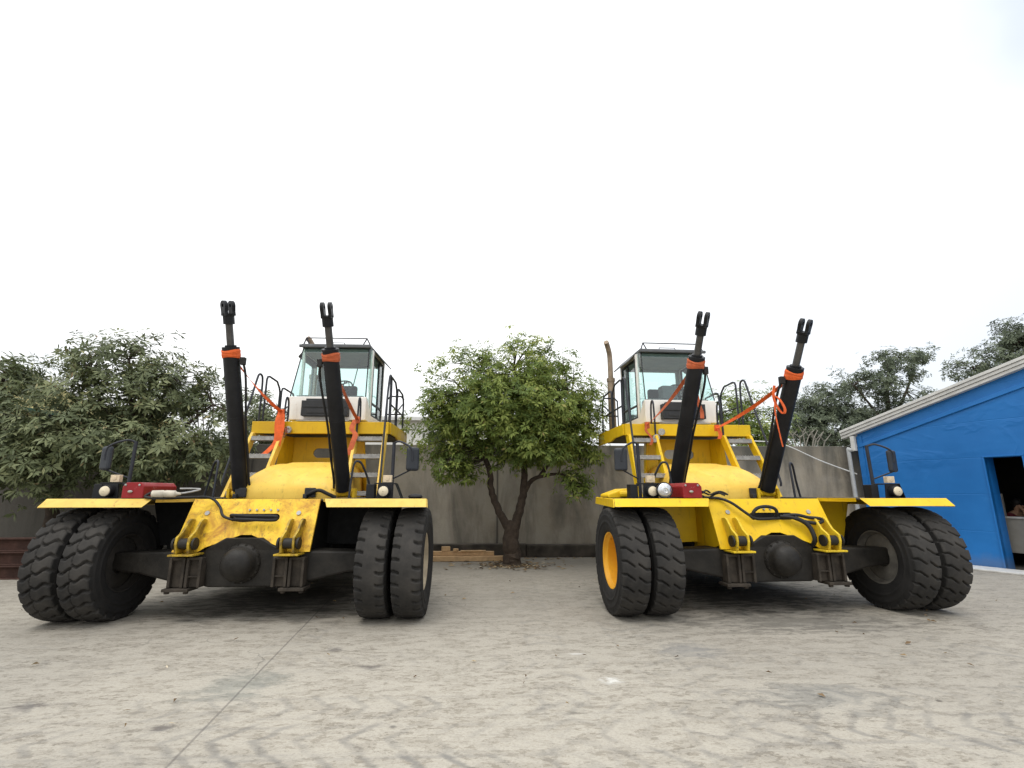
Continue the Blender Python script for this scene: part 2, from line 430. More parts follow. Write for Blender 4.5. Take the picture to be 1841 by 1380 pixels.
def track(along, across, pos, half, freq, slant, amt, col=(.155, .15, .142)):
    """one pass of a lugged tyre: chevron bars inside a band, broken up by wear"""
    global c, bumpsum
    b = band(across, pos, half, .05)
    dx = k.math('ABSOLUTE', k.math('SUBTRACT', across, pos))
    ph = k.math('ADD', k.math('MULTIPLY', along, freq), k.math('ADD', k.math('MULTIPLY', dx, slant), k.math('MULTIPLY', k.math('ADD', nB, nC), 3.6)))
    s_ = k.math('SINE', ph)
    bars = k.ramp(s_, .5, 1.0)
    wear = k.ramp(k.noise(1.3, 4, .6, vec=k.mapv((1, 1, 1), (0, 0, 0), (pos * 3.1, 1.7, 0))), .38, .62)
    f = k.math('MULTIPLY', k.math('MULTIPLY', bars, b), k.math('MULTIPLY', wear, amt * .85))
    c = k.mix(f, c, C4(*col))
    edge = k.math('MULTIPLY', k.ramp(k.math('ABSOLUTE', k.math('SUBTRACT', dx, half)), .0, .03, C4(1, 1, 1), C4(0, 0, 0)), k.math('MULTIPLY', wear, amt * .45))
    c = k.mix(edge, c, C4(.17, .165, .16))
for a in ((X, Y, 3.02, .16, 26, 22, .75), (X, Y, 3.40, .17, 24, -20, .6), (X, Y, 3.86, .16, 25, 20, .45), (X, Y, 4.75, .17, 24, 18, .28),
          (Y, X, .55, .17, 22, 14, .38), (Y, X, 1.85, .17, 24, 16, .5), (Y, X, 1.42, .17, 24, -15, .35), (Y, X, -1.9, .17, 24, 14, .4), (Y, X, 4.6, .18, 23, 15, .5), (Y, X, -4.3, .18, 24, 14, .35)):
    track(*a)
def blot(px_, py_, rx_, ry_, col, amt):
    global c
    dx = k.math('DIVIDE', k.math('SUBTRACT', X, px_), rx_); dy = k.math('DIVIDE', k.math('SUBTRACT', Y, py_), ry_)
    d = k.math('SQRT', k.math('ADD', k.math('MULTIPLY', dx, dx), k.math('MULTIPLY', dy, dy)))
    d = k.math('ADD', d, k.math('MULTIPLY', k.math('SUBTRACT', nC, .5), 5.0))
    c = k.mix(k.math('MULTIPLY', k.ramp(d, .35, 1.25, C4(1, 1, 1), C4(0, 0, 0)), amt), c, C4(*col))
c_keep = c
blot(.97, 4.28, .10, .07, (.78, .77, .73), .65)
c = k.mix(k.ramp(nE, .42, .58), c, c_keep)
blot(1.0, 4.27, .04, .025, (.8, .79, .75), .6)
blot(.80, 4.95, .08, .03, (.8, .78, .75), .4)
blot(-1.0, 4.65, .10, .06, (.07, .06, .06), .6)
blot(-3.2, 3.95, .12, .08, (.08, .07, .07), .6)
blot(-1.45, 5.2, .08, .07, (.08, .07, .07), .6)
blot(-2.05, 3.6, .05, .05, (.09, .08, .08), .6)
blot(1.9, 5.0, .28, .22, (.19, .19, .19), .5)
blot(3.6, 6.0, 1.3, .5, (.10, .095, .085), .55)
blot(3.6, 7.6, 1.5, 1.0, (.04, .035, .03), .75)  # shade under the right machine, painted into the slab colour
blot(-2.8, 7.6, 1.5, 1.1, (.045, .04, .035), .7)  # same painted shade under the left machine
blot(-1.9, 4.3, .35, .32, (.20, .215, .195), .45)
blot(2.4, 3.9, .5, .25, (.17, .175, .17), .4)
far = k.ramp(k.math('ADD', Y, k.math('MULTIPLY', nA, 2)), 9.6, 11.8)
c = k.mix(k.math('MULTIPLY', far, .5), c, C4(.20, .185, .155))
# saw-cut joints
j1 = k.math('ABSOLUTE', k.math('SUBTRACT', k.math('ADD', X, k.math('MULTIPLY', Y, .11)), k.math('ADD', -1.397, k.math('MULTIPLY', nB, .02))))
jl = k.ramp(j1, .004, .011, C4(1, 1, 1), C4(0, 0, 0))
j2 = k.math('ABSOLUTE', k.math('SUBTRACT', k.math('SUBTRACT', Y, k.math('MULTIPLY', X, .02)), 7.6))
jl = k.math('MAXIMUM', jl, k.math('MULTIPLY', k.ramp(j2, .004, .012, C4(1, 1, 1), C4(0, 0, 0)), .8))
c = k.mix(k.math('MULTIPLY', jl, .5), c, C4(.09, .08, .075))
c = k.mix(1.0, c, C4(.885, .885, .875), 'MULTIPLY')
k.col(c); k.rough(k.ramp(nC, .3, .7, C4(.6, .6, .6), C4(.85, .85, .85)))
k.bump(k.math('SUBTRACT', bumpsum, k.math('MULTIPLY', jl, .6)), .35, .012)
M['ground'] = k.m

def leafmat(name, stops, trans=.4, rough=.55, spec=.22):
    m = bpy.data.materials.new(name); m.use_nodes = True; t = m.node_tree; b = t.nodes['Principled BSDF']
    at = t.nodes.new('ShaderNodeAttribute'); at.attribute_name = 'tint'
    rp_ = t.nodes.new('ShaderNodeValToRGB'); t.links.new(at.outputs['Fac'], rp_.inputs[0])
    e = rp_.color_ramp.elements
    while len(e) < len(stops): e.new(.5)
    for i, (p, cc) in enumerate(stops): e[i].position = p; e[i].color = (*cc, 1)
    t.links.new(rp_.outputs[0], b.inputs['Base Color']); b.inputs['Roughness'].default_value = rough
    b.inputs['Specular IOR Level'].default_value = spec
    tl = t.nodes.new('ShaderNodeBsdfTranslucent'); t.links.new(rp_.outputs[0], tl.inputs[0])
    ms = t.nodes.new('ShaderNodeMixShader'); ms.inputs[0].default_value = trans
    out = t.nodes['Material Output']
    t.links.new(b.outputs[0], ms.inputs[1]); t.links.new(tl.outputs[0], ms.inputs[2]); t.links.new(ms.outputs[0], out.inputs[0])
    return m
M['leaf_mid'] = leafmat('tree_leaves', [(0, (.085, .125, .032)), (.45, (.18, .24, .056)), (.8, (.31, .36, .09)), (.94, (.42, .44, .13)), (1, (.34, .25, .10))])
M['leaf_dark'] = leafmat('dusty_leaves', [(0, (.066, .082, .040)), (.5, (.135, .160, .074)), (.82, (.23, .25, .12)), (.95, (.33, .34, .17)), (1, (.24, .15, .075))], .25, .55, .3)
M['leaf_fine'] = leafmat('fine_leaves', [(0, (.085, .105, .072)), (.6, (.135, .160, .105)), (1, (.19, .215, .135))], .3, .7, .2)
M['leaf_dry'] = leafmat('dry_leaves', [(0, (.09, .055, .03)), (.5, (.22, .15, .08)), (.85, (.38, .28, .15)), (1, (.55, .48, .36))], .1, .8, .2)
M['bark'] = simple('dark_bark', (.085, .062, .045), .9, 0, .6, 9, .7)
M['twig'] = simple('pale_twig_bark', (.26, .24, .2), .9, 0, .3, 9, .4)

# ------------------------------------------------------------------ ground and wall
g = MB(); g.add([(-300, -60, 0), (300, -60, 0), (300, 600, 0), (-300, 600, 0)], [(0, 1, 2, 3)])
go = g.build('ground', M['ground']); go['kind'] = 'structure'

wl = MB(); wl.bb(-16, 9.6, 12.1, 12.3, 0, 2.58)
wo = wl.build('concrete_wall', M['wall'], bevel=.012)
tag(wo, 'tall weathered grey concrete boundary wall behind both machines', 'wall')
pl = MB(); rnd = random.Random(4)
x = -16
while x < 8.8:
    L = rnd.uniform(1.6, 2.6); x1 = min(x + L, 8.8)
    pl.bb(x, x1 - .01, 11.86 + rnd.uniform(-.02, .03), 12.1, 0, .27 + rnd.uniform(-.03, .03)); x = x1
pl.build('plinth', M['plinth'], wo, bevel=.02)

# ------------------------------------------------------------------ blue workshop
P0 = Vector((8.985, 11.75, 0)); D = Vector((.3711, -.9286, 0)); N = Vector((.9286, .3711, 0))
bl = empty('workshop_building', P0, math.atan2(D.y, D.x))      # local x runs along the gable wall, local y = N (inward)
tag(bl, 'blue sheet metal workshop with white sloping roof edge and open doorway', 'building')
def zr(s): return 2.84 + .285 * s
W = 6.4
outer = [(0, 0, 0), (0, 0, zr(0)), (W, 0, zr(W)), (2 * W, 0, zr(0)), (2 * W, 0, 0), (2.93, 0, 0), (2.93, 0, 2.13), (2.36, 0, 2.13), (2.36, 0, 0)]
m = MB(); m.prism(outer, (0, .08, 0))
m.bb(0, .08, .08, 9, 0, zr(0)); m.bb(2 * W - .08, 2 * W, .08, 9, 0, zr(0)); m.bb(.08, 2 * W - .08, 8.9, 9, 0, zr(0))
m.build('wall', M['blue'], bl)
sl = math.atan(.285)
t = MB()
for a, b, off in ((0.0, W, -.36), (.03, W, -.36)):
    pass
t.prism([(.02, -.035, zr(0) - .33), (W, -.035, zr(W) - .33), (W, -.035, zr(W) - .25), (.02, -.035, zr(0) - .25)], (0, .035, 0))
t.prism([(-.02, -.02, 0), (.10, -.02, 0), (.10, -.02, zr(0) - .05), (-.02, -.02, zr(0) - .05)], (0, .018, 0))
t.build('trim_strip', M['blue'], bl, bevel=.006)
r = MB()
for dz, th, dy in ((.14, .06, -.17), (.07, .065, -.145), (.0, .065, -.12)):
    r.prism([(-.32, dy, zr(-.32) + dz), (W, dy, zr(W) + dz), (W, dy, zr(W) + dz + th), (-.32, dy, zr(-.32) + dz + th)], (0, -dy + .02, 0))
    r.prism([(W + .001, dy, zr(W) + dz), (2 * W + .3, dy, zr(-.3) + dz), (2 * W + .3, dy, zr(-.3) + dz + th), (W + .001, dy, zr(W) + dz + th)], (0, -dy + .02, 0))
r.prism([(-.32, .021, zr(-.32) + .1), (W, .021, zr(W) + .1), (2 * W + .3, .021, zr(-.3) + .1), (2 * W + .3, .021, zr(-.3) + .18), (W, .021, zr(W) + .18), (-.32, .021, zr(-.32) + .18)], (0, 9.2, 0))
r.build('roof', M['trim'], bl, bevel=.006)
d = MB(); d.box((-.07, -.07, 2.62), (.10, .09, .36)); d.build('downspout', M['trim'], bl, bevel=.012)
d = MB(); d.tube(bez([(-.10, -.08, 2.47), (-.17, -.09, 2.46), (-.20, -.09, 2.40), (-.19, -.09, 1.3), (-.18, -.09, .05)], 32), .048, 12)
d.build('drain_pipe', M['pipe_grey'], bl, smooth=True)
jb = MB()
jb.bb(2.33, 2.36, -.02, .34, 0, 2.13); jb.bb(2.93, 2.96, -.02, .34, 0, 2.13); jb.bb(2.33, 2.96, -.02, .34, 2.131, 2.16)
jb.build('door_frame', M['blue'], bl, bevel=.004)
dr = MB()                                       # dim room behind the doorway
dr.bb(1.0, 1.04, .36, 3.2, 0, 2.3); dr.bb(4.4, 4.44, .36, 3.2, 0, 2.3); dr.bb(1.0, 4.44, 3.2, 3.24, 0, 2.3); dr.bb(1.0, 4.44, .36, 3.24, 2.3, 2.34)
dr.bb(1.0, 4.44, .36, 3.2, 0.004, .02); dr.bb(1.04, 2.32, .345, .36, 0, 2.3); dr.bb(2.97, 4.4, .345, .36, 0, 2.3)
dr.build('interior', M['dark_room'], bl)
ct = MB()
ct.bb(1.2, 2.26, .62, .68, .28, 1.43); ct.bb(2.26, 4.3, .62, .68, .28, .95); ct.bb(2.26, 4.3, .60, 1.0, .951, .975)
ct.bb(3.2, 4.3, .62, .68, .976, 1.43)
ct.build('counter', M['counter'], bl, bevel=.004)
st_ = MB()
st_.bb(2.26, 4.3, .585, .599, .945, .98)
st_.build('counter_edge', M['trim'], bl)
ap = MB(); ap.bb(-.1, 12, -.55, -.021, .0, .035)
apo = ap.build('pavement', M['trim'], None, bevel=.01); apo.location = P0; apo.rotation_euler = bl.rotation_euler; apo['kind'] = 'structure'

# seated person behind the counter (hand against the cheek)
def figure(loc, rz):
    root = empty('person', loc, rz)
    tag(root, 'person in a maroon shirt seated behind the counter with a hand on the cheek', 'person')
    def skin(name, pts, edges, rad, mat, sub=2):
        me = bpy.data.meshes.new(name); me.from_pydata(pts, edges, []); o = bpy.data.objects.new(name, me); COL.objects.link(o); o.parent = root
        s_ = o.modifiers.new('skin', 'SKIN')
        for i, q in enumerate(rad): me.skin_vertices[0].data[i].radius = (q, q) if not isinstance(q, tuple) else q
        me.skin_vertices[0].data[0].use_root = True
        u = o.modifiers.new('sub', 'SUBSURF'); u.levels = sub; u.render_levels = sub
        me.materials.append(mat); return o
    # facing -y; x to the side. body = legs, torso, neck, head, arms in one surface
    pts = [(0, .05, .50), (0, .03, .70), (0, .0, .90), (0, -.02, 1.0), (0, -.05, 1.08), (0, -.08, 1.15), (0, -.09, 1.24),
           (-.17, -.01, .99), (-.24, -.16, .80), (-.17, -.33, .99 - .02), (-.10, -.26, 1.08), (-.075, -.20, 1.14),
           (.17, -.01, .99), (.25, -.16, .80), (.12, -.36, .985), (.03, -.40, .985),
           (-.1, .02, .48), (-.12, -.36, .50), (-.12, -.38, .26), (-.12, -.36, .06), (-.12, -.50, .05),
           (.1, .02, .48), (.12, -.36, .50), (.12, -.38, .26), (.12, -.36, .06), (.12, -.50, .05)]
    ed = [(0, 1), (1, 2), (2, 3), (3, 4), (4, 5), (5, 6), (3, 7), (7, 8), (8, 9), (9, 10), (10, 11), (3, 12), (12, 13), (13, 14), (14, 15),
          (0, 16), (16, 17), (17, 18), (18, 19), (19, 20), (0, 21), (21, 22), (22, 23), (23, 24), (24, 25)]
    rad = [.13, .12, .13, .11, .055, (.075, .085), (.075, .085), .06, .045, .033, .03, .035, .06, .045, .033, .035, .08, .06, .05, .04, .04, .08, .06, .05, .04, .04]
    skin('body', pts, ed, rad, M['skin'])
    skin('shirt', [(0, .05, .52), (0, .03, .70), (0, 0, .90), (0, -.02, 1.01), (-.17, -.01, .99), (-.225, -.12, .85), (.17, -.01, .99), (.23, -.12, .85)],
         [(0, 1), (1, 2), (2, 3), (3, 4), (4, 5), (3, 6), (6, 7)], [.145, .135, .145, .122, .075, .06, .075, .06], M['shirt'])
    skin('trousers', [(0, .05, .52), (-.1, .02, .49), (-.12, -.36, .505), (-.12, -.38, .26), (-.12, -.36, .10), (.1, .02, .49), (.12, -.36, .505), (.12, -.38, .26), (.12, -.36, .10)],
         [(0, 1), (1, 2), (2, 3), (3, 4), (0, 5), (5, 6), (6, 7), (7, 8)], [.14, .095, .075, .065, .055, .095, .075, .065, .055], M['dgrey'])
    h = MB(); h.sph((0, -.065, 1.245), (.088, .098, .085), 16, 10); h.sph((0, -.045, 1.2), (.084, .082, .08), 16, 10); h.build('hair', M['hair'], root, smooth=True)
    for ex_ in (-.032, .032):
        fc = MB(); fc.sph((ex_, -.165, 1.2), (.013, .008, .008), 8, 6); fc.build('eye', M['hair'], root, smooth=True)
    ns = MB(); ns.sph((0, -.172, 1.17), (.014, .018, .024), 8, 6); ns.build('nose', M['skin'], root, smooth=True)
    for i, (l, a) in enumerate(((.07, 0), (.078, .3), (.075, .6), (.06, .9))):
        fg = MB(); b0 = Vector((-.09 + i * .004, -.20 + i * .014, 1.13)); fg.tube([b0, b0 + Vector((.012, .01, l * .5)), b0 + Vector((.02, .028, l))], [.009, .0085, .007], 6)
        fg.build('finger', M['skin'], root, smooth=True); fg = MB()
        b1 = Vector((.02 - .01, -.37 - i * .018, .985)); fg.tube([b1, b1 + Vector((-l * .5, 0, .004)), b1 + Vector((-l, .004, -.008))], [.009, .0085, .007], 6)
        fg.build('finger', M['skin'], root, smooth=True)
    return root
figure(P0 + D * 2.255 + N * 1.05, math.atan2(D.y, D.x) + R(72))

# cable slung from the wall to the workshop
cb = MB(); cb.tube(bez([(6.3, 11.97, 2.70), (7.18, 11.95, 2.62), (8.1, 11.95, 2.22), (8.95, 11.9, 1.89)], 24), .013, 8)
tag(cb.build('white_cable', M['cable'], smooth=True), 'thin white cable sloping down along the wall to the blue workshop', 'cable')

# ------------------------------------------------------------------ the machines
def smooth01(x): return np.clip(x, 0, 1) ** 2 * (3 - 2 * np.clip(x, 0, 1))
RT = .64
def tyre_mesh(name, style):
    """tread grid displaced into grooves, with rounded shoulders and bulging sidewalls; axle = local x"""
    NT_ = 420
    hw = .160
    prof = [(-.10, .325), (-.135, .335), (-.155, .37), (-.166, .425), (-.170, .448), (-.1755, .452), (-.1755, .464), (-.171, .468), (-.172, .50), (-.175, .535), (-.175, .545), (-.170, .55), (-.166, .58)]
    tread_w = np.linspace(-1, 1, 41)
    P = [(a, r_, None) for a, r_ in prof]
    P.append((-.165, .606, -1.0))
    P += [(wq * hw, RT - .004 - .016 * abs(wq) ** 3.5, wq) for wq in tread_w]
    P.append((.165, .606, 1.0))
    P += [(-a, r_, None) for a, r_ in reversed(prof)]
    th = np.arange(NT_) * 2 * np.pi / NT_
    rings = []
    def groove(wq):
        g = np.zeros(NT_)
        def line(N_, off, halfw, amp):
            ph = (th - off) * N_ / (2 * np.pi)
            dist = np.abs(ph - np.round(ph)) * (2 * np.pi / N_) * RT
            return smooth01((halfw + .006 - dist) / .007) * amp
        if style == 'worn':
            N_ = 29
            if wq < -.42: g = np.maximum(g, line(N_, (.035 + (max(-.72, wq) + .72) * .05) / RT, .012 + .007 * (-wq - .4), min(1, (-wq - .42) / .08)))
            if wq > .42: g = np.maximum(g, line(N_, (.0 + min(0, wq - .72) * .06) / RT, .012 + .009 * (wq - .4), min(1, (wq - .42) / .08)))
        elif style == 'lined':
            N_ = 27
            if wq < -.12: g = np.maximum(g, line(N_, (.05 + (max(-.72, wq) + .72) * .115) / RT, .009, min(1, (-wq - .12) / .08)))
            if wq > .08: g = np.maximum(g, line(N_, (.0 + min(0, wq - .66) * .115) / RT, .009, min(1, (wq - .08) / .08)))
        else:
            N_ = 26
            zig = .10 + .10 * 2 * np.abs(((th * N_ / (2 * np.pi)) % 1) - .5)
            dz = np.abs(wq - (zig - .28)) * hw
            g = np.maximum(g, smooth01((.005 - dz) / .004) * .7)
            if wq < -.1: g = np.maximum(g, line(N_, (.05 + .028 * math.sin((wq + 1) * 5.5)) / RT, .012 + .007 * max(0, -wq - .45), 1))
            if wq > -.1: g = np.maximum(g, line(N_, (-.02 + .028 * math.sin((wq + .1) * 5.5)) / RT, .012 + .009 * max(0, wq - .4), 1))
        return g
    for a, r_, wq in P:
        rr = np.full(NT_, r_)
        if wq is not None:
            depth = .040
            edge = 1.0
            rr = rr - groove(wq) * depth * edge
        rings.append(np.stack([np.full(NT_, a), -np.cos(th) * rr, -np.sin(th) * rr], 1))
    V = np.concatenate(rings); m_ = len(P); F = []
    for i in range(m_ - 1):
        for j in range(NT_):
            F.append((i * NT_ + j, (i + 1) * NT_ + j, (i + 1) * NT_ + (j + 1) % NT_, i * NT_ + (j + 1) % NT_))
    me = bpy.data.meshes.new(name)
    me.from_pydata(V.tolist(), [], F)
    mi = []
    for i in range(m_ - 1):
        tr_ = P[i][2] is not None and P[i + 1][2] is not None
        mi += [1 if tr_ else 0] * NT_
    me.materials.append(M['rubber']); me.materials.append(M['tread'])
    me.polygons.foreach_set('material_index', mi)
    me.polygons.foreach_set('use_smooth', [True] * len(me.polygons))
    me.update(); return me
TM = {s_: tyre_mesh('tyre', s_) for s_ in ('worn', 'lined', 'block')}

def rim_mesh(mat):
    m_ = MB()
    m_.lathe([(-.125, .345), (-.135, .335), (-.13, .322), (-.10, .315), (-.08, .29), (.05, .285), (.055, .27), (.05, .12), (.02, .10), (.02, .004)], (0, 0, 0), (1, 0, 0), 48)
    m_.lathe([(.12, .335), (.13, .33), (.125, .318), (.08, .31), (.06, .287), (.052, .287)], (0, 0, 0), (1, 0, 0), 48)
    for i in range(12):
        a = 2 * math.pi * i / 12; y_, z_ = math.cos(a) * .19, math.sin(a) * .19
        m_.cyl((.052, y_, z_), (.02, y_, z_), .016, n=8)
    return m_
RM = {q: rim_mesh(q).build('rim_template', M['rim_' + q], smooth=True) for q in ('y', 'g', 'd', 'k')}
for o_ in RM.values(): COL.objects.unlink(o_)

def wheel(parent, x, y, style, rim, rot, flip):
    w_ = bpy.data.objects.new('wheel', RM[rim].data); COL.objects.link(w_); w_.parent = parent
    w_.location = (x, y, RT - .010)
    w_.rotation_euler = (0, 0, math.pi if flip else 0)
    t_ = bpy.data.objects.new('tyre', TM[style]); COL.objects.link(t_); t_.parent = w_
    t_.rotation_euler = (rot, 0, math.pi if flip else 0)
    return w_

def clevis(mb, tip, u, s, q, h, r):
    """fork end on a piston rod: block + two eyed lugs"""
    b0 = tip - u * h
    mb.cyl(b0, b0 + u * h * .34, r * .82, r * .82, 18); mb.cyl(b0 + u * h * .30, b0 + u * h * .46, r * .80, r * .95, 18)
    for sg in (-1, 1):
        o = b0 + u * h * .36 + s * sg * r * .56
        zc = h * .64 - r * .78
        out = [o - q * r * .74, o + q * r * .74, o + q * r * .66 + u * zc * .4]
        out += [o + u * zc + (q * math.cos(a) + u * math.sin(a)) * r * .80 for a in [math.pi * i / 12 for i in range(13)]]
        out += [o - q * r * .66 + u * zc * .4]
        hole = [o + u * zc + (q * math.cos(a) + u * math.sin(a)) * r * .30 for a in [2 * math.pi * i / 14 for i in range(14)]]
        mb.prism([p - s * r * .25 for p in out], s * r * .50, [[p - s * r * .25 for p in hole]])

def machine(loc, rz, Y, styles, rims, label, cyls, big_lamp, yards):
    root = empty('container_handler', loc, rz)
    tag(root, label, 'container handler', 'boomless container handlers parked in the yard')
    inv = (Matrix.Translation(Vector(loc)) @ Matrix.Rotation(rz, 4, 'Z')).inverted()
    front, mid, deckm = Y
    # ---- front plate
    def fp(x, z): return Vector((x, .05 - (1.37 - z) * .5, z))
    out = [fp(-.77, 1.37), fp(.77, 1.37), fp(.79, .77), fp(.50, .77), fp(.43, .82), fp(.06, .955), fp(-.06, .955), fp(-.43, .82), fp(-.50, .77), fp(-.79, .77)]
    hc = []
    for i in range(25):
        a = math.pi * 2 * i / 25
        hc.append(fp(.03 + (.25 if math.cos(a) > 0 else -.25) + .05 * math.cos(a), 1.15 + .045 * math.sin(a)))
    pm = MB(); pm.prism(out, (0, .028, 0), [hc])
    plate = pm.build('front_plate', front, root, bevel=.005)
    for i in range(5 if big_lamp is None else 2):
        bt = MB(); p = fp(-.05 + i * .085, 1.235); bt.cyl(p, p + Vector((0, -.02, .008)), .013, n=8); bt.build('bolt', M['alu'], plate)
    for sx in (-1, 1):
        bt = MB(); p = fp(sx * .55, 1.20); bt.cyl(p, p + Vector((0, -.012, .006)), .028, n=14); bt.build('cap', M['alu'], plate)
    bk = MB(); bk.bb(-.3, .36, .0, .03, 1.05, 1.25); bk.build('slot_backing', M['black'], plate)
    # frame webs behind the plate and the lugs in front of it
    for sx in (-1, 1):
        ch = MB()
        ch.prism([(sx * .765, .09, 1.345), (sx * .765, -.20, .82), (sx * .765, .3, .66), (sx * .765, 2.1, .62), (sx * .765, 2.3, 1.345)], (-sx * .03, 0, 0))
        ch.prism([(sx * .766, .42, 1.345), (sx * 1.50, .42, 1.345), (sx * 1.34, .42, .78), (sx * .766, .42, .80)], (0, .025, 0))
        ch.build('frame_web', front if big_lamp else M['shade_fill'], root, bevel=.004)  # left machine's webs coloured black for the shade they lie in
        mg = MB(); mg.bb(sx * .80, sx * 1.62, 1.02, 1.05, .36, 1.355); mg.bb(sx * .80, sx * .83, .46, 1.019, .60, 1.355)
        mg.build('shade_plate', M['shade_fill'], root, bevel=.004)  # black sheet added where there is only deep shade
    un = MB(); un.bb(-.72, .72, .35, 4.9, .50, .95); un.bb(-.45, .45, .9, 2.6, .36, .499); un.bb(-.70, .70, .45, 3.2, .951, 1.30)
    un.bb(-1.3, 1.3, 1.1, 2.7, .36, 1.2)  # wide block added so that the ground beneath darkens
    un.build('underbody', M['axle'], root, bevel=.02)
    rb = MB(); rb.bb(-.74, .74, 3.0, 4.9, .96, 1.45)
    rb.build('counterweight', deckm, root, bevel=.05)
    for sx in (-1, 1):
        lg = MB()
        for xx in (.515, .655):
            prof = [(-.40, .765), (-.425, .87), (-.415, .945), (-.37, .975), (-.31, 1.01), (-.22, 1.12), (-.17, 1.145), (-.09, 1.13), (-.19, .95), (-.235, .765)]
            lg.prism([(sx * xx - .016, a, b) for a, b in prof], (.028, 0, 0))
        lg.bb(sx * .585 - .14, sx * .585 + .14, -.43, -.10, .742, .764)
        lo = lg.build('pin_lug', M['y_grease'] if not big_lamp else M['y_lug'], root, bevel=.005)
        pn = MB(); pn.cyl((sx * .585 - .115, -.355, .875), (sx * .585 + .115, -.355, .875), .045, n=16)
        for e in (-1, 1):
            pn.cyl((sx * .585 + e * .10, -.355, .875), (sx * .585 + e * .122, -.355, .875), .068, n=16)
        pn.cyl((sx * .585 - .05, -.355, .875), (sx * .585 + .05, -.355, .875), .06, n=16)
        pn.build('pin', M['axle'], lo, smooth=True)
    # ---- drive axle
    ax = MB()
    secs = []
    for x_, z0, z1, hy in ((-1.62, .56, .75, .10), (-1.2, .52, .765, .14), (-.78, .43, .775, .19), (-.36, .38, .80, .20), (.36, .38, .80, .20), (.78, .43, .775, .19), (1.2, .52, .765, .14), (1.62, .56, .75, .10)):
        secs.append([Vector((x_, -hy, z0)), Vector((x_, hy, z0)), Vector((x_, hy, z1)), Vector((x_, -hy, z1))])
    ax.ring_loft(secs)
    axo = ax.build('drive_axle', M['axle'], root, bevel=.025)
    fl = MB(); fl.prism([(-.46, -.21, .79), (-.21, -.23, .925), (.21, -.23, .925), (.46, -.21, .79), (.40, -.21, .375), (-.40, -.21, .375)], (0, .40, 0))
    fl.build('axle_flare', M['axle'], axo, bevel=.03)
    df = MB()
    df.lathe([(.05, .225), (.16, .225), (.185, .205), (.20, .19), (.26, .185), (.31, .167), (.35, .13), (.372, .08), (.38, .004)], (0, -.06, .64), (0, -1, 0), 40)
    for i in range(14):
        a_ = 2 * math.pi * i / 14; df.cyl((.212 * math.cos(a_), -.225, .64 + .212 * math.sin(a_)), (.212 * math.cos(a_), -.25, .64 + .212 * math.sin(a_)), .013, n=6)
    df.build('differential_housing', M['axle'], axo, smooth=True, ang=60)
    for sx in (-1, 1):
        mt = MB(); x0, x1 = .40, .76
        mt.bb(sx * x0, sx * x1, -.26, -.16, .39, .715)
        for xx in (.415, .555, .60, .745): mt.bb(sx * (xx - .016), sx * (xx + .016), -.31, -.262, .39, .715)
        mt.bb(sx * .40, sx * .56, -.30, -.261, .69, .72); mt.bb(sx * .60, sx * .76, -.30, -.261, .685, .716)
        mt.bb(sx * .40, sx * .56, -.30, -.261, .50, .515)
        mt.bb(sx * .50, sx * .79, -.345, -.12, .35, .385)
        mt.cyl((sx * .54, -.30, .325), (sx * .54, -.30, .36), .028, n=8); mt.cyl((sx * .75, -.30, .325), (sx * .75, -.30, .36), .03, n=8)
        mt.build('axle_mount', M['axle_dust'], axo, bevel=.006)
    # ---- wheels: two twin pairs in front, two single steering wheels behind
    for i, x_ in enumerate((-1.975, -1.57, 1.57, 1.975)):
        wheel(root, x_, 0, styles[i], rims[i], .13 * i + .05, x_ > 0)
    for x_ in (-.95, .95): wheel(root, x_, 3.6, styles[2], 'g', .3, x_ > 0)
    # ---- fenders
    for sx in (-1, 1):
        fm = MB()
        fm.prism([(sx * .80, .10, 1.36), (sx * .80, 1.75, 1.36), (sx * 1.80, 1.75, 1.36), (sx * 2.15, -.42, 1.36), (sx * 1.02, -.42, 1.36)], (0, 0, .018))
        fo = fm.build('fender', M['grime'], root, bevel=.003)
        lp = MB()
        lp.prism([(sx * .98, -.421, 1.380), (sx * 2.15, -.421, 1.380), (sx * 2.166, -.50, 1.295), (sx * 1.03, -.50, 1.295)], (0, -.014, -.010))
        lp.prism([(sx * 2.152, -.42, 1.38), (sx * 1.802, 1.75, 1.38), (sx * 1.815, 1.75, 1.285), (sx * 2.168, -.497, 1.285)], (sx * .012, 0, -.010))
        lp.prism([(sx * .79, .085, 1.380), (sx * .98, -.36, 1.380), (sx * 1.0, -.34, 1.335), (sx * .79, .10, 1.335)], (0, .012, 0))
        lp.build('fender_lip', M['y_pale'] if not big_lamp else front, fo, bevel=.004)
        gd = MB()                       # bent grab hoop on the fender
        gd.tube(bez([(sx * .93, .75, 1.37), (sx * .935, .78, 1.62), (sx * .95, .82, 1.84), (sx * .99, .86, 1.89), (sx * 1.05, .90, 1.84), (sx * 1.13, .98, 1.62), (sx * 1.20, 1.02, 1.37)], 36), .016, 8)
        gd.build('grab_hoop', M['rail'], fo, smooth=True)
    tp = MB(); tp.bb(-.795, .795, .075, 1.75, 1.345, 1.362)
    tp.build('top_plate', M['grime'], root, bevel=.004)
    # ---- hood
    hd = MB(); rings = []
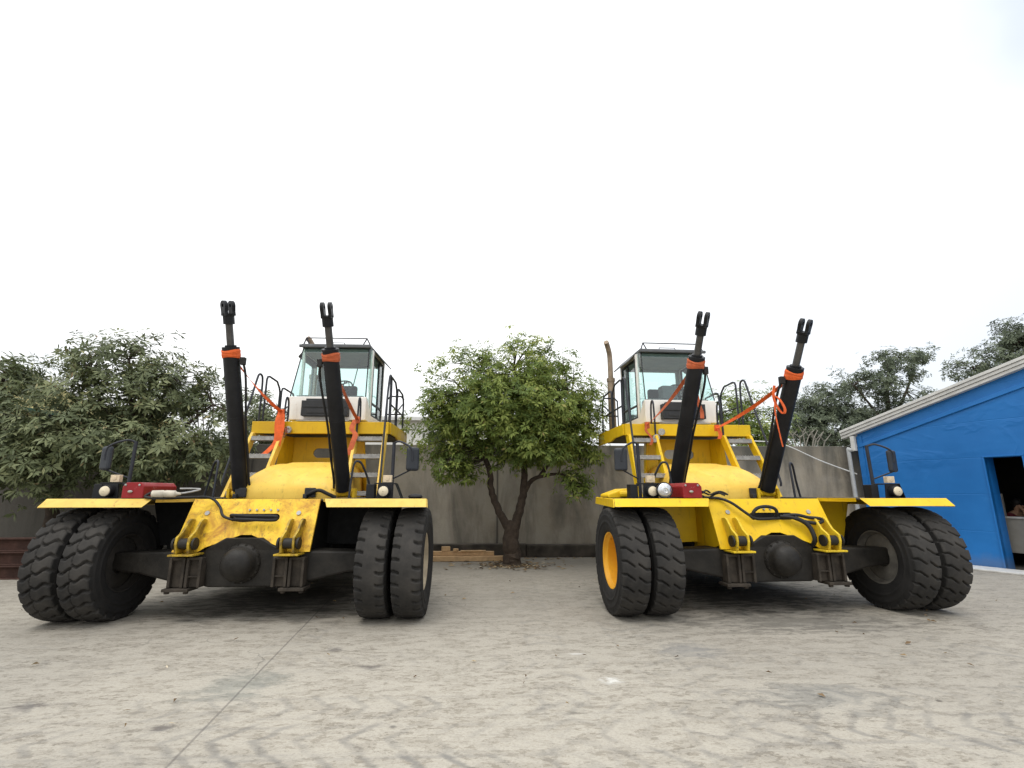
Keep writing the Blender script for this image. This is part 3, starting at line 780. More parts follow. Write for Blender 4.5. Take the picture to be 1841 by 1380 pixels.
    for y_, hw_, zt in ((.86, .66, 1.44), (.87, .70, 1.50), (.92, .72, 1.60), (1.05, .735, 1.70), (1.25, .74, 1.80), (1.5, .735, 1.88), (1.8, .72, 1.93), (2.2, .70, 1.955), (2.55, .68, 1.96)):
        ring = []
        for i in range(33):
            a = math.pi * i / 32; e = .52
            cx_, sx_ = math.cos(a), math.sin(a)
            xx = hw_ * math.copysign(abs(cx_) ** e, cx_)
            zz = 1.363 + (zt - 1.363) * abs(sx_) ** e
            dip = 0
            for rx in (-.40, .40): dip += .026 * math.exp(-((xx - rx) / .035) ** 2) - .012 * math.exp(-((xx - rx * 1.28) / .05) ** 2)
            ring.append((xx, y_ + .0, zz - dip * (1 if sx_ > .3 else 0)))
        rings.append(ring)
    hd.ring_loft(rings, True, True)
    ho = hd.build('hood', mid, root, smooth=True, ang=50)
    for x_ in (-.60, .36):
        hb = MB(); hb.box((x_, .84, 1.45), (.15, .04, .13)); hb.box((x_ - .05, .80, 1.40), (.05, .08, .06))
        hb.build('hood_bracket', M['dgrey'], ho, bevel=.008)
    # ---- superstructure: back panel with oval opening, deck
    up = MB()
    oval = [(.02 + (.20 if math.cos(a) > 0 else -.20) + .085 * math.cos(a), 2.62, 2.14 + .085 * math.sin(a)) for a in [2 * math.pi * i / 28 for i in range(28)]]
    up.prism([(-.62, 2.62, 1.3), (.62, 2.62, 1.3), (.62, 2.62, 2.42), (-.62, 2.62, 2.42)], (0, .03, 0), [oval])
    for sx in (-1, 1):
        up.prism([(sx * .625, 2.625, 1.3), (sx * .82, 2.28, 1.3), (sx * .70, 2.28, 2.419), (sx * .625, 2.625, 2.419)], (-sx * .0, .03, 0))
    up.build('upper_frame', deckm, root, bevel=.004)
    dk = MB()
    dk.bb(-1.15, 1.15, 2.10, 2.17, 2.43, 2.635)
    dk.bb(-1.13, 1.13, 2.171, 3.85, 2.59, 2.632)
    for sx in (-1, 1):
        dk.prism([(sx * 1.148, 2.172, 2.635), (sx * 1.148, 3.85, 2.635), (sx * 1.148, 3.85, 2.40), (sx * 1.148, 2.9, 2.40), (sx * 1.148, 2.7, 2.44), (sx * 1.148, 2.172, 2.44)], (sx * .03, 0, 0))
    do = dk.build('deck', deckm, root, bevel=.006)
    ur = MB(); ur.bb(-1.1, 1.1, 2.175, 3.8, 2.45, 2.589); ur.cyl((-.62, 2.2, 2.47), (-.2, 2.2, 2.47), .05, n=12)
    ur.build('underdeck_pipes', M['axle'], do, bevel=.01)
    for x_, z_ in ((-.52, 2.50), (-.62, 2.40)):
        wl_ = MB(); wl_.lathe([(.0, .03), (.02, .058), (.06, .062), (.062, .05), (.055, .004)], (x_, 2.10, z_), (0, -1, -.25), 18, True)
        wl_.build('work_lamp', M['lamp_clear'], do, smooth=True)
    # ---- ladders
    for sx in (-1, 1):
        ld = MB()
        ti, to, bi, bo = .62, 1.10, .66, 1.16
        for a, b in ((ti, bi), (to, bo)):
            for (p, q) in (((sx * a, 2.12, 2.44), (sx * b, 1.52, 1.382)),):
                p, q = Vector(p), Vector(q)
                ld.ring_loft([[p + Vector((dx, dy, 0)) for dx, dy in ((-.024, -.085), (.024, -.085), (.024, .085), (-.024, .085))], [q + Vector((dx, dy, 0)) for dx, dy in ((-.024, -.085), (.024, -.085), (.024, .085), (-.024, .085))]])
        lo = ld.build('ladder', M['y_mid'] if front is M['y_dirty'] else front, root, bevel=.004)
        for i in range(4):
            f_ = (.08, .37, .66, .93)[i]
            yy = 2.12 + (1.52 - 2.12) * f_; zz = 2.44 + (1.382 - 2.44) * f_
            xa = ti + (bi - ti) * f_; xb = to + (bo - to) * f_
            sm = MB(); sm.bb(sx * (xa + .026), sx * (xb - .026), yy - .10, yy + .10, zz - .055, zz + .012)
            for q in range(9):
                xx = xa + .05 + (xb - xa - .1) * q / 8
                sm.bb(sx * xx - .008, sx * xx + .008, yy - .106, yy - .1005, zz + .001, zz + .018)
            sm.build('step', M['alu'], lo, bevel=.003)
        # ladder hand rails
        hr = MB(); a, b = to + .03, bo + .03
        hr.tube(bez([(sx * b, 1.46, 1.55), (sx * b, 1.50, 1.75), (sx * (a + .01), 1.90, 2.9), (sx * a, 2.06, 3.36), (sx * a, 2.12, 3.46), (sx * a, 2.20, 3.47), (sx * a, 2.26, 3.40), (sx * a, 2.28, 3.1), (sx * a, 2.28, 2.63)], 64), .018, 8)
        hr.build('hand_rail', M['rail'], lo, smooth=True)
        hr = MB()
        hr.tube(bez([(sx * ti, 2.08, 2.30), (sx * ti, 2.08, 2.60), (sx * ti, 2.10, 2.98), (sx * ti, 2.15, 3.06), (sx * ti, 2.21, 3.0), (sx * ti, 2.24, 2.80), (sx * ti, 2.24, 2.63)], 40), .017, 8)
        hr.build('hand_rail', M['rail'], lo, smooth=True)
        gr = MB(); x_ = sx * 1.10
        def loop(y0, y1, zt, zl=2.63):
            gr.tube([(x_, y0, zl), (x_, y0, zt - .08), (x_, y0 + .03, zt - .02), (x_, y0 + .10, zt), (x_, y1 - .16, zt - .02), (x_, y1 - .04, zt - .12), (x_, y1, zt - .2), (x_, y1, zl)], .018, 8)
        loop(2.36, 2.95, 3.50); loop(3.02, 3.72, 3.42)
        gr.tube([(x_, 2.36, 3.0), (x_, 3.72, 2.98)], .016, 8); gr.tube([(x_, 2.9, 2.9), (x_, 3.6, 3.2)], .014, 8)
        gr.tube([(x_, 2.95, 2.64), (x_, 3.0, 2.9), (x_, 3.05, 2.64)], .012, 6)
        gr.tube([(x_, 3.72, 2.70), (x_ - sx * .12, 3.76, 2.70), (x_ - sx * .34, 3.76, 2.70), (x_ - sx * .34, 3.76, 3.34), (x_ - sx * .28, 3.76, 3.40), (x_ - sx * .06, 3.76, 3.40), (x_, 3.74, 3.33)], .017, 8)
        gr.tube([(x_ - sx * .34, 3.76, 3.02), (x_, 3.74, 3.02)], .015, 8)
        for y_ in (2.36, 3.02, 3.72): gr.box((x_, y_, 2.655), (.06, .06, .04))
        gr.build('guard_rail', M['rail'], do, smooth=True)
    # ---- cab
    cb_ = MB()
    side = [(2.35, 2.70), (2.35, 3.12), (2.40, 3.12), (2.76, 2.84), (3.78, 2.84), (3.78, 2.70)]
    cb_.prism([(-.68, a, b) for a, b in side], (1.36, 0, 0))
    for sx in (-1, 1):
        cb_.bb(sx * .615, sx * .665, 2.74, 2.81, 2.841, 4.10)
        cb_.bb(sx * .615, sx * .665, 3.68, 3.77, 2.841, 4.10)
        cb_.bb(sx * .622, sx * .662, 2.811, 3.679, 4.02, 4.10)
    cab = cb_.build('cab', M['white'], root, bevel=.012)
    def pane(name, q, th=.008):
        m_ = MB(); q = [Vector(p) for p in q]; n_ = (q[1] - q[0]).cross(q[2] - q[0]).normalized() * th
        m_.prism(q, n_); return m_.build(name, M['glass'], cab)
    pane('windshield', [(-.655, 2.365, 3.125), (.655, 2.365, 3.125), (.60, 2.63, 4.11), (-.60, 2.63, 4.11)])
    for sx in (-1, 1):
        pane('corner_window', [(sx * .668, 2.375, 3.125), (sx * .648, 2.735, 2.86), (sx * .640, 2.735, 4.10), (sx * .612, 2.632, 4.10)])
        pane('side_window', [(sx * .642, 2.84, 3.12), (sx * .642, 3.66, 3.12), (sx * .642, 3.66, 4.0), (sx * .642, 2.84, 4.0)])
        pane('lower_side_window', [(sx * .644, 2.84, 2.86), (sx * .644, 3.6, 2.86), (sx * .644, 3.66, 3.06), (sx * .644, 2.84, 3.06)])
        fr_ = MB()
        for z_ in (2.855, 3.09, 4.0): fr_.bb(sx * .636, sx * .666, 2.83, 3.67, z_ - .018, z_ + .018)
        for y_ in (2.835, 3.665, 3.3): fr_.bb(sx * .634, sx * .668, y_ - .016, y_ + .016, 2.86, 4.0)
        fr_.build('door_frame', M['dgrey'], cab, bevel=.004)
        sl_ = MB(); sl_.tube([(sx * .662, 2.360, 3.125), (sx * .606, 2.627, 4.11)], .011, 6); sl_.build('window_seal', M['dgrey'], cab)
    rw = MB()
    rw.prism([(-.61, 3.70, 2.85), (.61, 3.70, 2.85), (.61, 3.70, 4.09), (-.61, 3.70, 4.09)], (0, .04, 0), [[(-.54, 3.70, 3.05), (.54, 3.70, 3.05), (.54, 3.70, 3.98), (-.54, 3.70, 3.98)]])
    rw.bb(-.60, .60, 2.66, 3.69, 4.02, 4.09)
    rw.build('rear_frame', M['ceil'], cab)
    pane('rear_window', [(-.54, 3.72, 3.05), (.54, 3.72, 3.05), (.54, 3.72, 3.98), (-.54, 3.72, 3.98)])
    rf = MB(); rf.bb(-.635, .635, 2.57, 3.84, 4.101, 4.165)
    for sx in (-1, 1):
        rf.prism([(sx * .636, 2.80, 4.16), (sx * .78, 2.84, 4.0), (sx * .80, 3.8, 4.0), (sx * .636, 3.8, 4.16)], (0, 0, -.03))
    rf.bb(-.66, .66, 2.52, 2.565, 4.085, 4.14)
    rf.build('roof', M['grey'], cab, bevel=.012)
    rr = MB(); rr.tube([(-.60, 2.60, 4.17), (-.56, 2.60, 4.285), (.56, 2.60, 4.285), (.62, 2.60, 4.17)], .013, 8)
    for sx in (-1, 1):
        rr.tube([(sx * .56, 2.60, 4.285), (sx * .50, 2.60, 4.17)], .012, 8)
    rr.tube([(-.2, 2.7, 4.17), (-.2, 2.7, 4.225), (.12, 2.7, 4.225), (.12, 2.7, 4.17)], .009, 6)
    rr.build('roof_rail', M['rail'], cab, smooth=True)
    db = MB(); db.bb(-.60, .60, 2.45, 2.75, 3.05, 3.16); db.box((-.12, 2.62, 3.30), (.30, .22, .26))
    db.build('dashboard', M['grey'], cab, bevel=.02)
    sw = MB(); cc = Vector((.14, 2.72, 3.38)); uu = Vector((1, 0, 0)); vv = Vector((0, .62, .78))
    sw.tube(arc(cc, uu, vv, .17, 0, 360, 28), .014, 8, False)
    sw.tube([cc - uu * .16, cc + uu * .16], .012, 6); sw.tube([cc, cc + vv * .16], .012, 6); sw.tube([cc, (.14, 2.66, 3.12)], .03, 8)
    sw.build('steering_wheel', M['dgrey'], cab, smooth=True)
    se = MB(); se.box((.0, 3.12, 3.02), (.46, .46, .14)); se.box((.0, 3.38, 3.28), (.46, .12, .50))
    se.box((.30, 3.12, 3.16), (.08, .36, .08)); se.box((-.30, 3.12, 3.16), (.08, .36, .08)); se.bb(-.2, .2, 2.95, 3.3, 2.845, 2.95)
    se.build('seat', M['dgrey'], cab, bevel=.04)
    wp = MB(); wp.tube([(.36, 2.42, 3.18), (.32, 2.46, 3.40), (.02, 2.44, 3.33)], .010, 6); wp.tube([(.40, 2.43, 3.28), (.46, 2.57, 3.86)], .009, 6); wp.tube([(.30, 2.45, 3.42), (.06, 2.42, 3.25)], .009, 6)
    wp.build('wiper', M['black'], cab)
    vb = MB(); vb.box((.0, 2.28, 2.89), (.80, .13, .27)); vb.box((.0, 2.275, 3.035), (.66, .10, .05)); vb.bb(-.37, .37, 2.205, 2.214, 2.905, 2.925); vb.bb(-.3, .3, 2.206, 2.214, 2.80, 2.86)
    vb.build('front_vent', M['dgrey'], cab, bevel=.018)
    ft = MB(); ft.bb(-.45, .45, 2.16, 2.34, 2.655, 2.672); ft.build('kick_plate', M['alu'], cab)
    # ---- exhaust stack at the rear left of the cab
    ex = MB()
    ex.tube([(-.84, 3.90, 2.5), (-.84, 3.90, 3.85)], .078, 16); ex.tube(bez([(-.84, 3.90, 3.83), (-.84, 3.90, 4.25), (-.86, 3.86, 4.42), (-.93, 3.76, 4.58), (-.97, 3.70, 4.63)], 20), .056, 14)
    ex.cyl((-.84, 3.90, 3.80), (-.84, 3.90, 3.87), .09, n=16)
    ex.build('exhaust_pipe', M['exh'], root, smooth=True)
    # ---- lift cylinders, with the rods standing free of the missing boom
    for n_, (a, b, tb, tr_, rot, sd) in enumerate(cyls):
        a = inv @ Vector(a); b = inv @ Vector(b)
        u = (b - a).normalized(); s0 = Vector((1, 0, 0)); s0 = (s0 - u * s0.dot(u)).normalized(); q0 = u.cross(s0)
        s_ = s0 * math.cos(R(rot)) + q0 * math.sin(R(rot)); q_ = u.cross(s_)
        L = (b - a).length; pb = a + u * L * tb; rb_ = .104
        cm = MB(); cm.cyl(a + u * .06, pb, rb_, n=28); cm.cyl(pb, pb + u * .035, rb_ * 1.06, n=28); cm.cyl(pb + u * .034, pb + u * .06, rb_ * .7, n=24)
        cm.cyl(a + u * L * .40, a + u * (L * .40 + .02), rb_ * 1.03, n=28)
        cy = cm.build('lift_cylinder', M['cyl'], root, smooth=True)
        rm = MB(); rm.cyl(pb + u * .05, b - u * .25, .047, n=18); rm.build('piston_rod', M['rod'], cy, smooth=True)
        km = MB(); clevis(km, b, u, s_, q_, .32, .087); km.build('rod_clevis', M['black'], cy, bevel=.008)
        fm = MB(); fm.cyl(a - s0 * .12, a + s0 * .12, .05, n=14)
        for e in (-1, 1): fm.bb(a.x + e * .15 - .02, a.x + e * .15 + .02, a.y - .07, a.y + .07, 1.363, a.z + .07)
        fm.cyl(a, a + u * .08, .085, n=16)
        fm.build('cylinder_foot', deckm, cy, bevel=.006)
        hm = MB(); side_ = s0 * sd
        pt = pb - u * .16 + side_ * (rb_ + .05) - q0 * 0
        hm.box(pt, (.06, .06, .10)); hm.cyl(pt, pb - u * .14 + side_ * rb_ * .8, .022, n=8)
        hm.tube(bez([pt, pt - u * .25 + side_ * .02, pt - u * .9 - side_ * .02, a + u * .55 + side_ * (rb_ + .03), a + u * .22 + side_ * (rb_ + .02), a + u * .05 + side_ * .14], 30), .016, 8)
        hm.tube([pt - u * .7 + side_ * .0, a + u * .9 + side_ * (rb_ + .02), a + u * .3 + side_ * (rb_ + .02)], .011, 6)
        hm.build('hydraulic_line', M['hose'], cy, smooth=True)
    # ---- lamps, indicators, mirrors on both fenders
    for sx in (-1, 1):
        hl = MB(); xx = sx * 1.62
        hl.prism([(xx - .10, -.22, 1.381), (xx + .10, -.22, 1.381), (xx + .085, -.22, 1.55), (xx - .085, -.22, 1.55)], (0, .02, 0))
        hl.bb(xx - .13, xx + .12, -.22, -.06, 1.551, 1.566); hl.bb(xx - .24, xx - .14, -.16, -.02, 1.38, 1.55)
        hl.prism([(xx + .115, -.21, 1.56), (xx + .19, -.19, 1.381), (xx + .19, -.05, 1.381), (xx + .115, -.05, 1.56)], (.012, 0, 0))
        hl.cyl((xx, -.20, 1.465), (xx, -.30, 1.465), .066, .07, 24)
        h_ = hl.build('headlight', M['black'], root, bevel=.004)
        le = MB(); le.lathe([(0, .060), (.012, .056), (.022, .034), (.026, .004)], (xx, -.297, 1.465), (0, -1, 0), 24); le.build('lens', M['lamp'], h_, smooth=True)
        ia = MB(); ia.box((xx + .02, -.17, 1.615), (.105, .06, .085)); ia.cyl((xx + .02, -.20, 1.615), (xx + .02, -.207, 1.615), .022, n=12); ia.build('indicator', M['amber'], h_, bevel=.012)
        ms = MB(); mxx = sx * 1.66
        ms.tube([(mxx - sx * .02, .10, 1.38), (mxx - sx * .02, .12, 2.09)], .022, 10)
        ms.tube(bez([(mxx - sx * .02, .12, 2.08), (mxx + sx * .06, .06, 2.10), (mxx + sx * .20, .0, 2.03), (mxx + sx * .245, .0, 1.95), (mxx + sx * .245, .0, 1.85)], 20), .013, 8)
        ms.tube([(mxx - sx * .02, .12, 1.62), (mxx + sx * .245, .0, 1.74)], .010, 8)
        mo = ms.build('mirror_arm', M['rail'], root, smooth=True)
        mm = MB(); rot_ = Matrix.Rotation(sx * .35, 3, 'Z'); mm.box((mxx + sx * .245, .03, 1.87), (.165, .06, .30), rot_)
        mm.build('mirror', M['mirror'], mo, bevel=.03)
    if big_lamp:
        bl_ = MB(); bl_.lathe([(.0, .03), (.05, .085), (.13, .10), (.14, .098)], (big_lamp, -.24, 1.475), (0, -1, 0), 26, True); bo_ = bl_.build('spot_lamp', M['black'], root, smooth=True)
        ll = MB(); ll.lathe([(0, .090), (.012, .082), (.024, .05), (.028, .03), (.018, .025), (.018, .004)], (big_lamp, -.378, 1.475), (0, -1, 0), 26); ll.build('lens', M['lamp_clear'], bo_, smooth=True)
        ub = MB(); ub.prism([(-2.02, .30, 1.382), (-1.66, .30, 1.382), (-1.66, .30, 1.505), (-1.80, .30, 1.50), (-1.92, .30, 1.46), (-2.02, .30, 1.425)], (0, .4, 0)); ub.tube([(-1.86, .28, 1.43), (-1.66, .18, 1.43)], .045, 12); ub.build('fender_box', front, root, bevel=.02)
    else:
        kk = MB(); kk.sph((1.98, -.12, 1.40), (.09, .07, .035), 16, 8); kk.build('rubber_cap', M['hose'], root, smooth=True)
    # ---- red fire-suppression box and hoses on the left fender
    tk = MB(); tx = yards['tank']
    pr_ = [(-.12, 1.385), (.12, 1.385), (.12, 1.52), (.08, 1.565), (-.08, 1.565), (-.12, 1.52)]
    tk.prism([(tx + a, -.42, b) for a, b in pr_], (0, .62, 0))
    to_ = tk.build('fire_extinguisher_box', M['red'], root, bevel=.01)
    tb_ = MB()
    for a in (-.085, .07):
        tb_ = MB(); tb_.sph((tx + a, -.424, 1.535), (.013, .008, .013), 10, 6); tb_.build('rivet', M['alu'], to_, smooth=True)
    tb_ = MB(); tb_.sph((tx - .02, -.43, 1.46), (.028, .018, .016), 10, 6); tb_.build('hose_fitting', M['alu'], to_, smooth=True)
    for pts, r_ in yards['hoses']:
        hh = MB(); hh.tube(bez(pts, 60), r_, 10); hh.build('hydraulic_hose', M['hose'], root, smooth=True)
    if yards.get('canister'):
        cn = MB(); p, q = [Vector(z) for z in yards['canister']]
        dv = (q - p).normalized(); cn.lathe([(0, .01), (.01, .038), (.12, .042), (.13, .036), (.15, .04), (.24, .038), (.26, .02), (.30, .014)], p, dv, 16, True)
        cn.build('filter_canister', M['canister'], root, smooth=True)
        vp = MB(); vp.tube(bez([q, q + Vector((.10, .06, .02)), q + Vector((.16, .16, .05)), q + Vector((.05, .22, .06)), q + Vector((-.1, .2, .06))], 24), .010, 8); vp.build('bent_pipe', M['alu'], root, smooth=True)
    if yards.get('rags'):
        rg = MB(); rn = random.Random(8)
        for i in range(9):
            c_ = Vector(yards['rags']) + Vector((rn.uniform(-.16, .16), rn.uniform(-.05, .08), rn.uniform(.0, .05)))
            a_ = rn.uniform(0, 6.3); dv = Vector((math.cos(a_), .4 * math.sin(a_), rn.uniform(-.1, .35))) * rn.uniform(.06, .13)
            rg.tube(bez([c_ - dv, c_ + Vector((0, 0, .03)), c_ + dv], 8), .012, 6)
        rg.build('bundled_hose_end', M['hose'], root, smooth=True)
    return root, inv

LC, RC = (-2.90, 6.45, 0), (3.61, 6.52, 0)
cylL = [((-3.552, 7.40, 1.435), (-3.591, 6.50, 4.001), .755, .903, 52, 1), ((-2.101, 7.40, 1.435), (-2.167, 6.20, 3.882), .761, .907, 4, -1)]
cylR = [((2.737, 7.40, 1.45), (2.821, 6.10, 3.796), .759, .911, -40, 1), ((4.125, 7.40, 1.44), (4.207, 6.10, 3.716), .732, .903, -52, -1)]
hosesL = [([(-1.0, -.40, 1.46), (-1.05, -.44, 1.40), (-.85, -.42, 1.385), (-.72, -.2, 1.39), (-.55, -.02, 1.385), (-.40, -.06, 1.28), (-.30, -.14, 1.17), (-.1, -.16, 1.12), (.10, -.14, 1.125)], .016),
          ([(-.22, -.12, 1.17), (-.18, -.17, 1.185), (.0, -.18, 1.175), (.30, -.17, 1.17), (.33, -.16, 1.15), (.30, -.17, 1.125), (.0, -.19, 1.135), (-.15, -.17, 1.14), (-.20, -.1, 1.15)], .019),
          ([(.30, .86, 1.38), (.38, .80, 1.44), (.50, .78, 1.48), (.62, .80, 1.43), (.72, .84, 1.38)], .025)]
hosesR = [([(-.95, -.22, 1.40), (-.80, .0, 1.385), (-.62, .02, 1.375), (-.50, -.06, 1.32), (-.36, -.13, 1.20), (-.26, -.16, 1.13), (-.1, -.13, 1.12), (.1, -.1, 1.13)], .018),
          ([(-.26, -.13, 1.12), (-.28, -.16, 1.19), (-.22, -.17, 1.255), (-.1, -.16, 1.275), (.02, -.15, 1.25), (.06, -.13, 1.19), (.06, -.09, 1.15)], .021),
          ([(.12, -.10, 1.15), (.22, -.17, 1.14), (.34, -.20, 1.10), (.50, -.22, 1.07), (.60, -.21, 1.09), (.58, -.20, 1.125), (.44, -.18, 1.14), (.30, -.16, 1.17), (.16, -.1, 1.16)], .021),
          ([(.26, -.17, 1.14), (.36, -.22, 1.08), (.41, -.25, 1.0), (.43, -.27, .88), (.44, -.2, .80)], .028)]
macL, invL = machine(LC, 0, (M['y_dirty'], M['y_mid'], M['y_deck']), ('block', 'block', 'worn', 'worn'), ('k', 'k', 'k', 'd'),
    'yellow container handler without boom, orange-stained front plate, left of the tree', cylL, None,
    {'tank': -1.22, 'hoses': hosesL, 'canister': ((-.98, -.46, 1.435), (-.72, -.40, 1.435))})
macR, invR = machine(RC, R(2.5), (M['y_clean'], M['y_mid'], M['y_clean']), ('lined', 'lined', 'lined', 'lined'), ('y', 'y', 'g', 'y'),
    'clean bright yellow container handler without boom, beside the blue workshop', cylR, -1.50,
    {'tank': -1.17, 'hoses': hosesR, 'rags': (-.85, -.15, 1.40)})

# ------------------------------------------------------------------ orange ratchet straps tying the cylinders back to the decks
def strap(cy, t, rot, anchor, tails, label, mat):
    a, b = Vector(cy[0]), Vector(cy[1]); u = (b - a).normalized(); L = (b - a).length
    p = a + u * L * t; s0 = Vector((1, 0, 0)); s0 = (s0 - u * s0.dot(u)).normalized(); q0 = u.cross(s0)
    m_ = MB(); rb_ = .113
    rings = []
    for h_, r_ in ((-.055, rb_), (-.02, rb_ + .006), (.0, rb_ + .003), (.03, rb_ + .007), (.052, rb_), (.052, rb_ - .008), (-.055, rb_ - .008)):
        rings.append([p + u * (h_ + .012 * math.sin(a_ * 2 + h_ * 40 + rot)) + (s0 * math.cos(a_) + q0 * math.sin(a_)) * r_ for a_ in [2 * math.pi * i / 32 for i in range(32)]])
    m_.ring_loft(rings, False)
    A = Vector(anchor); d_ = (A - p)
    st = p + d_.normalized() * rb_ * .8 - u * .03
    sd = d_.cross(u).normalized()
    pts = [st + (A - st) * (i / 14) - Vector((0, 0, .05)) * math.sin(math.pi * i / 14) for i in range(15)]
    wv = []
    for i in range(15):
        an = i / 14 * 2.2 + rot; nn = d_.normalized().cross(sd)
        wv.append((sd * math.cos(an) + nn * math.sin(an)) * .055)
    m_.ribbon(pts, wv, .005)
    m_.box(A + Vector((0, -.01, .0)), (.075, .05, .11))
    for tl, wd in tails:
        tl = bez(tl, 24); m_.ribbon(tl, Vector((wd, .012, 0)), .007)
    o = m_.build('ratchet_strap', mat)
    tag(o, label, 'strap', 'orange straps tying the lift cylinders')
    return o
strap(cylL[0], .735, .2, (-3.55, 8.50, 2.78), [([(-3.55, 8.47, 2.80), (-3.57, 8.42, 2.6), (-3.55, 8.40, 2.3), (-3.62, 8.35, 2.15), (-3.72, 8.30, 2.03)], .09), ([(-3.52, 8.46, 2.75), (-3.49, 8.42, 2.5), (-3.52, 8.40, 2.2)], .07)],
      'orange strap with long hanging tails, from the leftmost cylinder to the deck', M['orange'])
strap(cylL[1], .735, 1.0, (-2.27, 8.50, 2.66), [([(-2.29, 8.45, 2.66), (-2.33, 8.40, 2.5), (-2.26, 8.38, 2.4), (-2.28, 8.33, 2.25), (-2.33, 8.3, 2.05)], .085)],
      'orange strap from the cylinder in front of the left cab to the right ladder', M['orange_old'])
strap(cylR[0], .735, .4, (2.74, 8.52, 2.60), [([(2.74, 8.48, 2.60), (2.70, 8.46, 2.5), (2.80, 8.46, 2.36), (2.76, 8.45, 2.25)], .05), ([(3.0, 6.98, 2.9), (3.04, 7.0, 2.7), (3.08, 7.02, 2.6), (3.07, 7.0, 2.5)], .06)],
      'orange strap slanting left across the windshield of the cab nearer the workshop', M['orange_old'])
strap(cylR[1], .705, .1, (3.99, 8.54, 2.56), [([(3.99, 8.50, 2.57), (4.02, 8.48, 2.45), (3.98, 8.46, 2.36)], .07), ([(3.93, 6.55, 2.90), (3.90, 6.55, 2.75), (3.93, 6.54, 2.60), (3.99, 6.52, 2.50), (4.01, 6.50, 2.56), (3.96, 6.50, 2.68), (3.90, 6.50, 2.74)], .042), ([(3.90, 6.52, 2.76), (3.87, 6.5, 2.5), (3.90, 6.5, 2.2), (3.92, 6.5, 2.05)], .02)],
      'orange strap with a hanging loop, on the cylinder nearest the blue workshop', M['orange'])

# ------------------------------------------------------------------ trees
def leaves(rnd, centres, per, ll, lw, droop, out, tints):
    """rosettes of folded leaves; out collects verts, faces and tints"""
    V, F, T = out
    for (c_, ax, tint, sc_) in centres:
        t1 = ax.orthogonal().normalized(); t2 = ax.cross(t1)
        a0 = rnd.uniform(0, 6.28)
        for i in range(per):
            a = a0 + 6.283 * i / per + rnd.uniform(-.3, .3)
            rd = t1 * math.cos(a) + t2 * math.sin(a)
            d = (rd + ax * rnd.uniform(-.25, .65) + Vector((0, 0, -droop * rnd.uniform(.3, 1.1)))).normalized()
            l = ll * rnd.uniform(.5, 1.25) * sc_; wd = lw * rnd.uniform(.75, 1.2) * sc_
            sd = d.cross(ax)
            if sd.length < .05: sd = d.orthogonal()
            sd = sd.normalized(); nn = sd.cross(d)
            b = c_ + d * l * .12
            tip = b + d * l - Vector((0, 0, droop * l * .22)); md = b + d * l * .55 - nn * wd * .18
            o = len(V)
            V += [tuple(b), tuple(md + sd * wd * .5 + nn * wd * .22), tuple(tip), tuple(md - sd * wd * .5 + nn * wd * .22)]
            F += [(o, o + 1, o + 2), (o, o + 2, o + 3)]
            tt = min(1, max(0, tint + rnd.uniform(-.16, .16)))
            if rnd.random() < tints: tt = rnd.uniform(.93, 1)
            T += [tt, tt]

def make_tree(name, label, base, limbs, lobes, n_clump, per_clump, per, ll, lw, mat, seed, droop=.35, cl_r=.3, bark='bark', fill=.5, brown=.02, group=None, trunk_r=.12, parent_pts=None):
    rnd = random.Random(seed)
    root = empty(name, base); B = Vector(base)
    tag(root, label, 'tree', group)
    tm = MB()
    ends = []
    for pts, r0, r1 in limbs:
        pp = bez(pts, 5 * len(pts)); n_ = len(pp)
        pp = [p + Vector((rnd.uniform(-1, 1), rnd.uniform(-1, 1), 0)) * r0 * .12 for p in pp]
        tm.tube([p - B for p in pp], [r0 + (r1 - r0) * i / (n_ - 1) for i in range(n_)], 10)
        ends += pp[n_ // 2:]
    out = ([], [], [])
    vols = [l[3] * l[4] * (l[5] if len(l) > 5 else l[3]) for l in lobes]
    tw = [v_ ** .72 for v_ in vols]; S = sum(tw)
    for l, wt in zip(lobes, tw):
        c_ = Vector(l[:3]); rx, rz = l[3], l[4]; ry = l[5] if len(l) > 5 else min(rx, 1.1)
        for _ in range(max(5, int(n_clump * wt / S))):
            while True:
                q = Vector((rnd.gauss(0, 1), rnd.gauss(0, 1), rnd.gauss(0, 1)))
                if q.length > .01: break
            q.normalize(); rad = rnd.uniform(fill, 1.0) ** .6
            p = c_ + Vector((q.x * rx, q.y * ry, q.z * rz)) * rad
            tint = rnd.uniform(.1, .8)
            if rnd.random() < .55:
                e = min(ends, key=lambda z: (z - p).length)
                m1 = e.lerp(p, .5) + Vector((rnd.uniform(-.1, .1), rnd.uniform(-.1, .1), rnd.uniform(-.02, .12)))
                tm.tube([e - B, m1 - B, p - B], [.016, .010, .004], 5, False)
            cen = []
            for _k in range(per_clump):
                o = Vector((rnd.gauss(0, 1), rnd.gauss(0, 1), rnd.gauss(0, .75))) * cl_r * .55
                ax = (q * .7 + o * 1.2 + Vector((0, 0, .55)) + Vector((rnd.uniform(-.5, .5), rnd.uniform(-.5, .5), rnd.uniform(-.3, .5)))).normalized()
                cen.append((p + o - B, ax, tint, rnd.uniform(.6, 1.25)))
            leaves(rnd, cen, per, ll, lw, droop, out, brown)
    me = bpy.data.meshes.new('crown'); me.from_pydata(out[0], [], out[1]); me.materials.append(mat)
    at = me.attributes.new('tint', 'FLOAT', 'FACE'); at.data.foreach_set('value', out[2])
    o = bpy.data.objects.new('crown', me); COL.objects.link(o); o.parent = root
    tm.build('trunk', M[bark], root, smooth=True)
    return root

